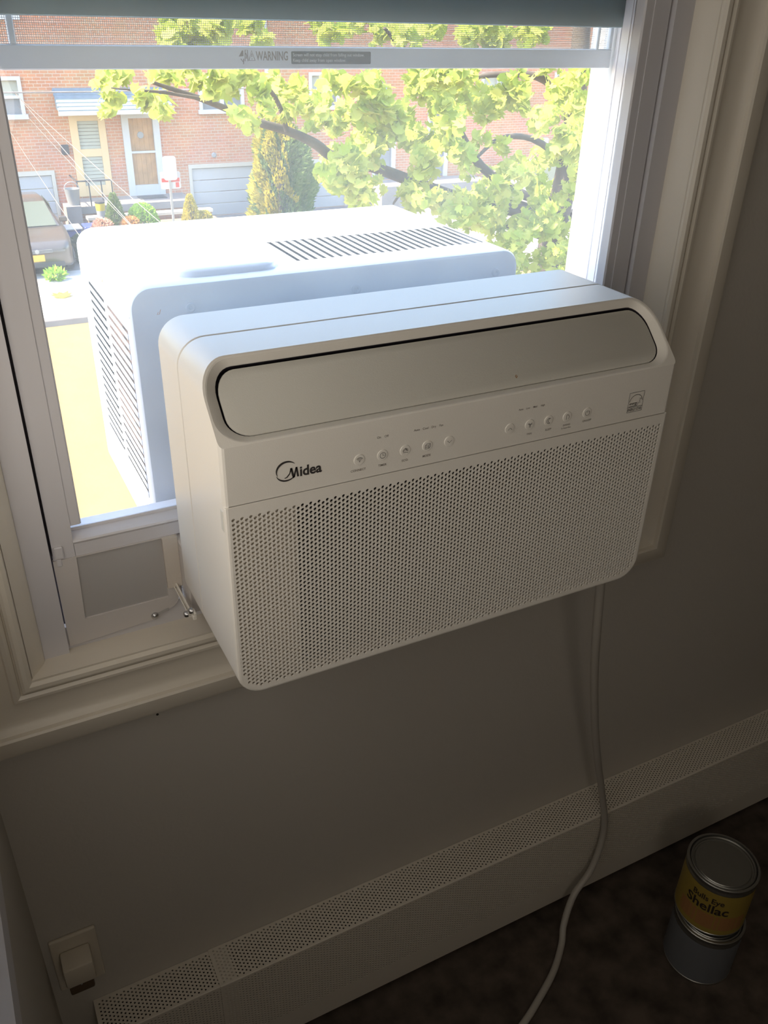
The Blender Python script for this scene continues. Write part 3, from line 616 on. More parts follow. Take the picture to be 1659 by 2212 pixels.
# ---- the brick row houses
def facade(name, label, x0, x1, holes):
    """brick front from x0..x1 with rectangular openings; returns the house"""
    t = thing(name, label, 'house', ((x0+x1)/2, FY, G))
    X = sorted({x0, x1, *[h[0] for h in holes], *[h[1] for h in holes]}); Z = sorted({G-.2, 3.4, *[h[2] for h in holes], *[h[3] for h in holes]})
    m = MB()
    for i in range(len(X)-1):
        for j in range(len(Z)-1):
            cx, cz = (X[i]+X[i+1])/2, (Z[j]+Z[j+1])/2
            if any(h[0] < cx < h[1] and h[2] < cz < h[3] for h in holes): continue
            m.box((X[i], FY, Z[j]), (X[i+1], FY+.22, Z[j+1]))
    obj('front_wall', m, 'brick', t)
    m = MB(); m.box((x0, FY+.22, G-.2), (x0+.2, FY+9, 3.4)); m.box((x1-.2, FY+.22, G-.2), (x1, FY+9, 3.4)); m.box((x0, FY+8.8, G-.2), (x1, FY+9, 3.4)); obj('side_wall', m, 'brick', t)
    m = MB(); m.box((x0, FY-.08, 3.4), (x1, FY+9, 3.55)); m.box((x0, FY-.12, 3.55), (x1, FY+.3, 3.8)); obj('roof', m, 'roof', t)
    return t
def sash_window(t, x0, x1, z0, z1, dark=True):
    m = MB(); w_ = .10; y = FY-.05
    m.box((x0, y, z0), (x0+w_, FY+.1, z1)); m.box((x1-w_, y, z0), (x1, FY+.1, z1)); m.box((x0+w_, y, z1-w_), (x1-w_, FY+.1, z1)); m.box((x0-.05, y-.06, z0-.05), (x1+.05, FY+.1, z0+.07)); zc = (z0+z1)/2; m.box((x0+w_, y+.02, zc-.04), (x1-w_, FY+.1, zc+.04))
    if x1-x0 > 1.1:
        xm = (x0+x1)/2; m.box((xm-.06, y+.01, z0+.07), (xm+.06, FY+.1, z1-w_))
    o = obj('window', m, 'white', t)
    obj('upper_pane', MB().box((x0+w_, FY+.06, zc), (x1-w_, FY+.09, z1-w_)), 'blind', o); obj('lower_pane', MB().box((x0+w_, FY+.05, z0), (x1-w_, FY+.08, zc)), 'darkwin', o)
def garage(t, x0, x1, z0, z1):
    m = MB(); m.box((x0, FY-.03, z0), (x0+.1, FY+.1, z1-.12)); m.box((x1-.1, FY-.03, z0), (x1, FY+.1, z1-.12)); m.box((x0, FY-.03, z1-.12), (x1, FY+.1, z1))
    o = obj('garage_frame', m, 'cream', t); k = 4; hh = (z1-.12-z0)/k
    for i in range(k): obj('garage_panel', bev(MB().box((x0+.1, FY+.03, z0+i*hh), (x1-.1, FY+.09, z0+(i+1)*hh-.015)), .012, 1), 'garage', o)
hA = facade('brick_row_house', 'red brick row house with twin doors and blue awning across the street', -9, 10.36, [(1.9, 3.0, -2.12, -1.08), (8.07, 9.52, -2.1, -1.05), (4.14, 5.16, -4.36, -2.02), (5.64, 6.76, -4.45, -2.05), (.7, 3.52, G, -3.58), (7.56, 9.83, G, -3.60), (8.0, 9.5, .35, 1.5), (2.0, 3.2, .35, 1.5)])
sash_window(hA, 1.9, 3.0, -2.12, -1.08); sash_window(hA, 8.07, 9.52, -2.1, -1.05); sash_window(hA, 8.0, 9.5, .35, 1.5); sash_window(hA, 2.0, 3.2, .35, 1.5)
garage(hA, .7, 3.52, G, -3.58); garage(hA, 7.56, 9.83, G, -3.60)
# tan storm door
m = MB()
for a, c in (((4.14, FY-.03, -4.36), (4.36, FY+.08, -2.02)), ((4.96, FY-.03, -4.36), (5.16, FY+.08, -2.02)), ((4.36, FY-.03, -2.26), (4.96, FY+.08, -2.02)), ((4.36, FY-.02, -3.24), (4.96, FY+.08, -3.03)), ((4.36, FY-.02, -4.36), (4.96, FY+.08, -4.06))): m.box(a, c)
d1 = obj('storm_door', m, 'tan', hA)
for za, zb in ((-3.03, -2.26), (-4.06, -3.24)):
    for i in range(8): h_ = (zb-za)/8; obj('blind_slat', MB().box((4.36, FY+.03, za+i*h_), (4.96, FY+.06, za+(i+1)*h_-.012)), 'blind', d1)
m = MB()
for a, c in (((5.64, FY-.06, -4.45), (5.84, FY+.08, -2.05)), ((6.57, FY-.06, -4.45), (6.76, FY+.08, -2.05)), ((5.84, FY-.06, -2.22), (6.57, FY+.08, -2.05)), ((5.84, FY-.05, -3.20), (6.57, FY-.01, -3.14)), ((5.84, FY-.05, -4.45), (6.57, FY+.08, -4.12))): m.box(a, c)
d2 = obj('screen_door', m, 'white', hA)
m = MB()
for i in range(5): m.box((5.84+.146*i, FY+.04, -4.12), (5.84+.146*i+.142, FY+.08, -2.22))
obj('wooden_door', m, 'wood', d2); obj('door_knocker', MB().lathe((6.18, FY+.04, -2.70), [(.10, 0), (.09, .02), (0, .03)], 14, 'y'), 'grey', d2)
# awning: shingled pent roof on a cream fascia
m = MB(); m.add([(3.84, FY, -1.40), (7.0, FY, -1.40), (7.05, FY-.85, -1.92), (3.78, FY-.85, -1.92)], [(3, 2, 1, 0)]); m.add([(3.84, FY, -1.40), (3.78, FY-.85, -1.92), (3.84, FY, -1.92)], [(0, 1, 2)]); m.add([(7.0, FY, -1.40), (7.05, FY-.85, -1.92), (7.0, FY, -1.92)], [(2, 1, 0)])
aw = obj('awning', m, 'blue', hA)
for i in range(6):
    t0, t1 = i/6, (i+1)/6
    P_ = lambda t, x, up: (x, FY-.85*t, -1.40-.52*t+up)
    m = MB(); m.add([P_(t0, 3.82, .012), P_(t0, 7.02, .012), P_(t1, 7.05, .03), P_(t1, 3.78, .03), P_(t1, 7.05, .0), P_(t1, 3.78, .0)], [(3, 2, 1, 0), (5, 4, 2, 3)]); obj('shingle_course', m, 'blue', aw)
obj('fascia', MB().box((3.77, FY-.88, -2.03), (7.06, FY-.83, -1.92)), 'cream', aw)
m = MB(); m.box((10.36-.12, FY-.10, G), (10.36-.02, FY, 3.4)); obj('downspout', m, 'white', hA)
m = MB(); m.box((3.86, FY-1.3, -4.62), (7.3, FY, -4.42)); pc = obj('porch', m, 'conc', hA)
obj('porch_face', MB().box((3.9, FY-1.25, G-.1), (7.26, FY-.02, -4.62)), 'brick2', pc)
for i in range(3): obj('step', MB().box((5.5, FY-1.3-.28*(i+1), G-.05), (7.0, FY-1.3-.28*i, -4.62-.17*(i+1)+.0)), 'conc', pc)
obj('door_mat', MB().box((5.8, FY-.75, -4.42), (6.62, FY-.25, -4.40)), 'black', pc)
m = MB()
for x in (3.92, 4.25, 4.6, 4.9): m.tube([(x, FY-1.25, -4.42), (x, FY-1.25, -3.72)], .018, 6)
m.tube([(3.92, FY-1.25, -3.72), (4.9, FY-1.25, -3.72)], .022, 6); m.tube([(3.92, FY-1.25, -4.1), (3.92, FY-.1, -4.1)], .018, 6); m.tube([(3.92, FY-1.25, -3.72), (3.92, FY-.1, -3.72)], .022, 6); obj('railing', m, 'black', pc)
m = MB(); m.box((3.80, FY-.12, -3.16), (4.02, FY, -2.88)); tag(obj('mailbox', bev(m, .03, 2), 'black'), 'small black mailbox on the brick wall left of the tan door', 'mailbox')
obj('wall_vent', MB().lathe((8.42, FY, -3.35), [(.08, 0), (.08, .03), (.05, .05), (0, .05)], 12, 'y'), 'grey', hA)
hB = facade('brick_row_house', 'red brick row house with arched hood seen through the tree leaves', 10.361, 45, [(11.73, 12.8, -2.06, -1.01), (13.64, 14.42, -2.02, -1.55), (14.05, 14.95, -4.4, -2.3), (18.32, 19.8, -2.04, -1.05), (10.75, 13.1, G, -3.62), (16.2, 17.1, -4.4, -2.2), (21.5, 23.0, -2.04, -1.05)])
sash_window(hB, 11.73, 12.8, -2.06, -1.01); sash_window(hB, 13.64, 14.42, -2.02, -1.55); sash_window(hB, 18.32, 19.8, -2.04, -1.05); sash_window(hB, 21.5, 23.0, -2.04, -1.05); garage(hB, 10.75, 13.1, G, -3.62)
m = MB(); L = [[(14.03+.46*math.cos(a), y, -1.60+.34*math.sin(a)) for a in [i*pi/10 for i in range(11)]] for y in (FY-.35, FY+.02)]; m.loft(L, True, False, closed=True); obj('arched_hood', m, 'grey', hB)
for x0 in (14.05, 16.2):
    z1 = -2.3 if x0 < 15 else -2.2
    m = MB(); m.box((x0, FY-.05, -4.4), (x0+.1, FY+.08, z1)); m.box((x0+.75, FY-.05, -4.4), (x0+.9, FY+.08, z1)); m.box((x0+.1, FY-.05, z1-.12), (x0+.75, FY+.08, z1)); o = obj('door_frame', m, 'white', hB); obj('door_leaf', MB().box((x0+.1, FY+.03, -4.4), (x0+.75, FY+.07, z1-.12)), 'darkwin', o)
m = MB(); m.box((13.8, FY-1.3, G), (18.2, FY, -4.42)); obj('porch', m, 'conc', hB)
m = MB(); m.box((19.55, FY-.45, -2.05), (20.15, FY+.05, -1.62)); tag(obj('window_air_conditioner', bev(m, .02, 1), 'black'), 'dark boxy window unit sticking out of the brick wall among the leaves', 'air conditioner')
m = MB(); m.box((21.22, FY-.16, -3.62), (21.46, FY, -3.25)); tag(obj('wall_lantern', bev(m, .05, 2), 'white'), 'small white lantern on the brick wall beyond the tree', 'lantern')

# ---- planting and clutter in front of the twin doors
obj('planting_bed', MB().box((3.95, 23.1, G-.05), (7.5, 25.15, -4.66)), 'dirt', kind='structure')
def tuft(mb, c, r, n, size, flat=1.0, seed=0):
    rnd = random.Random(seed)
    for _ in range(n):
        while True:
            p = Vector((rnd.uniform(-1, 1), rnd.uniform(-1, 1), rnd.uniform(-1, 1)))
            if .45 < p.length < 1: break
        q_ = Vector((c[0]+p.x*r[0], c[1]+p.y*r[1], c[2]+p.z*r[2])); d = (p+Vector((rnd.uniform(-.6, .6), rnd.uniform(-.6, .6), rnd.uniform(-.2, .9)))).normalized(); s = d.cross(Vector((rnd.uniform(-1, 1), rnd.uniform(-1, 1), rnd.uniform(-1, 1)))).normalized()*size*.4
        mb.add([q_-s, q_+s, q_+d*size], [(0, 1, 2)])
def shrub(name, label, c, rx, h, kind, m1, n, size, parts2=None):
    t = thing(name, label, 'shrub', c); mb = MB()
    rnd = random.Random(int(c[0]*100))
    for i in range(n):
        u = rnd.random()**.75; a = rnd.uniform(0, 2*pi); z = u*h
        rad = rx*(1-u)**.75 if kind == 'cone' else rx*math.sqrt(max(0, 1-u*u))
        rad *= rnd.uniform(.75, 1.05); p = Vector((c[0]+rad*math.cos(a), c[1]+rad*math.sin(a), c[2]+z)); d = Vector((math.cos(a)*.7, math.sin(a)*.7, rnd.uniform(.2, 1.1))).normalized(); s = d.cross(Vector((rnd.uniform(-1, 1), rnd.uniform(-1, 1), .3))).normalized()*size*.45
        mb.add([p-s, p+s, p+d*size], [(0, 1, 2)])
    o = obj('foliage', mb, m1, t, kind='stuff'); obj('stem', MB().tube([(c[0], c[1], c[2]-.06), (c[0], c[1], c[2]+h*.8)], [.04, .015], 7), 'bark', t)
    return t
shrub('conical_shrub', 'small dark green conical shrub left of the bright round bush', (4.47, 24.31, -4.66), .30, .92, 'cone', 'green', 1600, .09)
shrub('conical_shrub', 'small golden green conical shrub in front of the white garage', (6.65, 24.6, -4.75), .27, .80, 'cone', 'gold', 1400, .09)
shrub('round_shrub', 'bright lime green dome shaped bush in the planting bed', (5.23, 24.4, -4.66), .42, .60, 'dome', 'lime', 2200, .08)
shrub('low_shrub', 'low olive bush just right of the golden conical shrub', (7.02, 24.6, -4.75), .24, .34, 'dome', 'gold', 700, .08)
shrub('flowering_shrub', 'pinkish flowering bush at the left end of the bed', (4.02, 23.9, -4.66), .28, .36, 'dome', 'pinkleaf', 500, .10)
shrub('rusty_shrub', 'orange leaved bush between conical shrub and lime dome', (4.80, 24.1, -4.66), .26, .32, 'dome', 'rust', 700, .10)
shrub('dark_shrub', 'dark leaved undergrowth bush beside the parked taupe car', (3.35, 23.4, -5.19), .36, .62, 'dome', 'dkleaf', 900, .12)
m = MB(); m.box((3.9, 25.2, G-.05), (7.45, 25.4, -4.55)); gw = thing('garden_wall', 'low brick garden wall with pale cap below the porch', 'wall', (5.7, 25.3, G)); obj('brickwork', m, 'brick2', gw)
for i in range(6): obj('cap_stone', bev(MB().box((3.86+i*.605, 25.15, -4.55), (3.86+i*.605+.595, 25.45, -4.46)), .01, 1), 'cream', gw)
t = thing('plastic_bucket', 'yellow bucket with dark top standing near the porch', 'bucket', (4.22, 25.0, -4.46)); obj('tub', MB().lathe((4.22, 25.0, -4.46), [(0, 0), (.11, 0), (.12, .2)], 16), 'grey', t, 40); obj('collar', MB().lathe((4.22, 25.0, -4.26), [(.12, 0), (.135, .16), (.13, .2)], 16), 'yellow', t, 40); obj('lid', MB().lathe((4.22, 25.0, -4.06), [(.14, 0), (.14, .04), (0, .08)], 16), 'black', t, 40)
t = thing('metal_pail', 'pale pail on the porch edge under the mailbox', 'pail', (3.72, 26.3, -4.3)); obj('tub', MB().lathe((3.72, 26.3, -4.3), [(0, 0), (.16, 0), (.21, .42), (.22, .44), (.2, .44), (.15, .03)], 18), 'galv', t, 40); obj('handle', MB().tube([(3.72+.21*math.cos(a), 26.3, -3.88+.2*math.sin(a)) for a in [i*pi/8 for i in range(9)]], .012, 6), 'galv', t)
obj('pail_plinth', MB().box((3.45, 26.0, G), (3.86, 26.6, -4.3)), 'conc', hA)
for i, (x, lab) in enumerate(((3.28, 'blue recycling tub nearer the taupe car'), (3.82, 'blue recycling tub further from the taupe car'))):
    t = thing('recycling_tub', lab, 'tub', (x, 24.3, G), 'blue tubs beside the driveway'); m = MB(); m.loft([[(xx, yy_, G+z) for xx, yy_ in rr(x-.2+i_, x+.2-i_, 24.05+i_, 24.55-i_, .05, 3)] for z, i_ in ((0, .04), (.62, 0), (.64, -.02), (.66, -.03))], True, True); obj('tub', m, 'bluep', t)
    obj('lid', bev(MB().box((x-.24, 24.01, G+.66), (x+.24, 24.59, G+.71)), .015, 1), 'bluep' if i else 'white', t)
# street sign
t = thing('street_sign', 'blank white sign above a red and white notice on a galvanised pole', 'sign', (5.06, 20.3, G))
obj('pole', MB().box((5.035, 20.30, G), (5.085, 20.34, -2.45)), 'galv', t)
P_ = [(x, z) for x, z in rr(4.93, 5.24, -2.80, -2.28, .06, 4)]
m = MB(); m.loft([[(x, y, z) for x, z in P_] for y in (20.285, 20.298)]); obj('upper_plate', m, 'white', t)
P_ = [(x, z) for x, z in rr(4.86, 5.32, -3.00, -2.62, .03, 4)]
m = MB(); m.loft([[(x, y, z) for x, z in P_] for y in (20.345, 20.355)]); lp2 = obj('lower_plate', m, 'white', t)
obj('red_band', MB().box((4.88, 20.342, -2.845), (5.30, 20.346, -2.76)), 'red', lp2); obj('red_symbol', MB().box((5.20, 20.341, -2.97), (5.28, 20.346, -2.86)), 'red', lp2)

# ---- cars
def car(name, label, X, Yf, paint, plate=True):
    t = thing(name, label, 'car', (X, Yf+2.2, G))
    def sec(y, hw, z0, z1, rnd, n=5): return [(X+x, Yf+y, G+z) for x, z in rr(-hw, hw, z0, z1, [(rnd*.6, rnd*.6), (rnd*.6, rnd*.6), (rnd, rnd), (rnd, rnd)], n)]
    m = MB(); m.loft([sec(0, .62, .36, .66, .10), sec(.06, .74, .26, .76, .12), sec(.22, .85, .22, .84, .14), sec(.6, .90, .22, .92, .14), sec(1.25, .91, .22, 1.00, .12), sec(2.4, .91, .22, 1.02, .12), sec(3.9, .90, .24, 1.03, .14), sec(4.45, .86, .30, 1.0, .14), sec(4.6, .78, .42, .92, .12)])
    obj('body', recalc(m), paint, t, 40)
    m = MB(); m.loft([sec(1.15, .78, .96, 1.00, .02), sec(1.55, .74, .96, 1.24, .10), sec(2.05, .66, .96, 1.46, .14), sec(2.7, .66, .96, 1.50, .14), sec(3.5, .65, .96, 1.45, .14), sec(4.2, .70, .96, 1.08, .06)])
    obj('cabin', recalc(m), paint, t, 40)
    m = MB(); m.add([(X-.70, Yf+1.17, G+1.0), (X+.70, Yf+1.17, G+1.0), (X+.58, Yf+1.98, G+1.45), (X-.58, Yf+1.98, G+1.45), (X-.70, Yf+1.15, G+1.02), (X+.70, Yf+1.15, G+1.02), (X+.58, Yf+1.96, G+1.47), (X-.58, Yf+1.96, G+1.47)], [(4, 5, 6, 7), (0, 1, 5, 4), (1, 2, 6, 5), (2, 3, 7, 6), (3, 0, 4, 7)]); obj('windshield', m, 'carglass', t)
    for s in (-1, 1):
        m = MB(); m.add([(X+s*.735, Yf+1.45, G+1.05), (X+s*.70, Yf+2.0, G+1.40), (X+s*.69, Yf+3.3, G+1.40), (X+s*.74, Yf+3.9, G+1.06)], [(0, 1, 2, 3)]); obj('side_window', m, 'carglass', t)
        obj('headlight', bev(MB().loft([[(X+s*(a), Yf+y, G+z) for a, y, z in ((.40, -.005, .62), (.66, .01, .64), (.84, .20, .72), (.86, .34, .80), (.70, .14, .76), (.42, .03, .69))], [(X+s*a, Yf+y+.08, G+z) for a, y, z in ((.40, -.005, .62), (.66, .01, .64), (.84, .20, .72), (.86, .34, .80), (.70, .14, .76), (.42, .03, .69))]]), .01, 1), 'lamp', t)
        obj('mirror', bev(MB().box((X+s*.92-.1, Yf+1.45, G+1.02), (X+s*.92+.1, Yf+1.56, G+1.16)), .03, 2), paint, t)
        for y in (.85, 3.65):
            wh = obj('wheel', MB().lathe((X+s*.93, Yf+y, G+.33), [(0, -.01), (.20, 0), (.26, .0), (.33, .03), (.33, .20), (.26, .22), (0, .22)] if s > 0 else [(0, -.21), (.26, -.22), (.33, -.2), (.33, -.03), (.26, 0), (.2, 0), (0, .01)], 24, 'x'), 'tyre', t, 40)
            obj('rim', MB().lathe((X+s*.935, Yf+y, G+.33), [(.21, -.012*s), (.2, -.02*s), (.05, -.012*s), (0, -.012*s)], 16, 'x'), 'galv', wh, 40)
    m = MB(); m.box((X-.36, Yf-.012, .60+G), (X+.36, Yf+.02, .70+G)); g_ = obj('grille', bev(m, .01, 1), 'black', t)
    for i in range(3): obj('grille_bar', MB().box((X-.36, Yf-.022, G+.615+i*.03), (X+.36, Yf-.01, G+.625+i*.03)), 'galv', g_)
    obj('emblem', MB().lathe((X, Yf-.012, G+.65), [(.05, 0), (.05, .015), (0, .02)], 14, 'y'), 'galv', t)
    obj('bumper_intake', bev(MB().box((X-.62, Yf-.002, G+.26), (X+.62, Yf+.10, G+.40)), .02, 1), 'black', t)
    if plate: obj('license_plate', MB().box((X-.155, Yf-.03, G+.42), (X+.155, Yf-.012, G+.575)), 'plate', t)
    return t
car('car', 'taupe car with orange plate parked nose outward in the driveway', 2.06, 21.95, 'carp')
car('car', 'silver car parked beyond the tree trunk at the right', 19.6, 22.8, 'carw', False)

# ---- tall golden conifer by the garage
t = thing('golden_conifer', 'tall conifer bush, gold on its lit side and green on its shaded side, beside the white garage', 'bush', (10.1, 26.3, G)); rnd = random.Random(3)
mg, mk = MB(), MB()
for i in range(11000):
    u = rnd.random(); a = rnd.uniform(0, 2*pi); z = G+.05+u*2.95
    rad = (1.12*(1-u**3.2)**.6)*(.80+.16*math.sin(a*3+u*5)+.1*math.sin(a*7-u*9))*rnd.uniform(.86, 1.04)
    p = Vector((10.1+rad*math.cos(a), 26.3+.8*rad*math.sin(a), z)); d = Vector((math.cos(a)*.8, math.sin(a)*.8, rnd.uniform(.0, 1.3))).normalized(); s = d.cross(Vector((rnd.uniform(-1, 1), rnd.uniform(-1, 1), .2))).normalized()*.05
    gold = math.cos(a) < -.05+.35*math.sin(a*5+u*7) + (.6 if u > .8 else 0) and math.sin(a*9+u*13) > -.75  # lit left and top gold, shaded right green: sunlight put into the colour
    (mg if gold else mk).add([p-s, p+s, p+d*.16], [(0, 1, 2)])
obj('lit_gold_foliage', mg, 'gold', t, kind='stuff'); obj('shaded_green_foliage', mk, 'green', t, kind='stuff')
obj('trunk', MB().tube([(10.1, 26.3, G-.02), (10.1, 26.3, G+2.2)], [.12, .03], 8), 'bark', t)

# ---- the sycamore at the kerb
sy = thing('sycamore_tree', 'broad sycamore tree with yellow green leaves across the right of the view', 'tree', (13.41, 16.61, G-.15))
TR = [[(13.40, 16.61, -5.40), (13.41, 16.61, -5.0), (13.43, 16.61, -4.2), (13.59, 16.61, -3.11), (13.68, 16.61, -2.08), (13.68, 16.61, -1.28), (13.61, 16.61, -.05), (13.56, 16.61, .93), (13.6, 16.6, 2.6)]]
BR = [[(13.54, 16.61, -3.54), (12.18, 16.37, -3.25), (10.48, 16.14, -2.85), (9.16, 15.91, -2.4), (7.95, 15.67, -1.98), (7.04, 15.44, -1.74), (6.56, 15.21, -1.46), (5.93, 14.97, -1.2), (5.32, 14.74, -1.03), (4.76, 14.51, -.81), (4.15, 14.27, -.59), (3.65, 14.04, -.43), (3.32, 13.81, -.33)],
 [(13.56, 16.61, -3.22), (12.28, 16.39, -2.9), (10.93, 16.17, -2.2), (10.08, 15.96, -1.32), (9.41, 15.74, -.6), (8.63, 15.52, -.02), (8.02, 15.31, .43)],
 [(13.67, 16.61, -1.33), (13.4, 16.79, -.86), (12.76, 16.97, -.49), (11.88, 17.15, -.45), (11.03, 17.33, -.5), (10.29, 17.51, -.19)],
 [(13.62, 16.61, -2.28), (12.18, 16.11, -1.67), (10.97, 15.61, -1.57), (10.1, 15.11, -1.84)],
 [(5.82, 14.71, -1.17), (5.63, 14.61, -.7), (5.28, 14.51, -.33), (4.78, 14.41, .01), (4.55, 14.31, .34)],
 [(13.49, 16.61, -4.09), (11.81, 16.16, -3.54), (9.98, 15.71, -2.84), (8.69, 15.26, -2.32), (8.04, 14.81, -2.56)],
 [(4.11, 14.11, -.58), (3.47, 13.91, -.47), (3.01, 13.71, -.42), (2.65, 13.61, -.38)]]
obj('trunk', MB().tube(smooth_path(TR[0], 4), [.36-.20*i/32 for i in range(33)], 12), 'bark', sy, 60)
for L, (ra, rb) in zip(BR, ((.16, .025), (.13, .03), (.12, .03), (.09, .03), (.05, .015), (.08, .02), (.03, .01))):
    q_ = smooth_path(L, 4); obj('branch', MB().tube(q_, [ra+(rb-ra)*i/(len(q_)-1) for i in range(len(q_))], 8), 'bark', sy, 60)
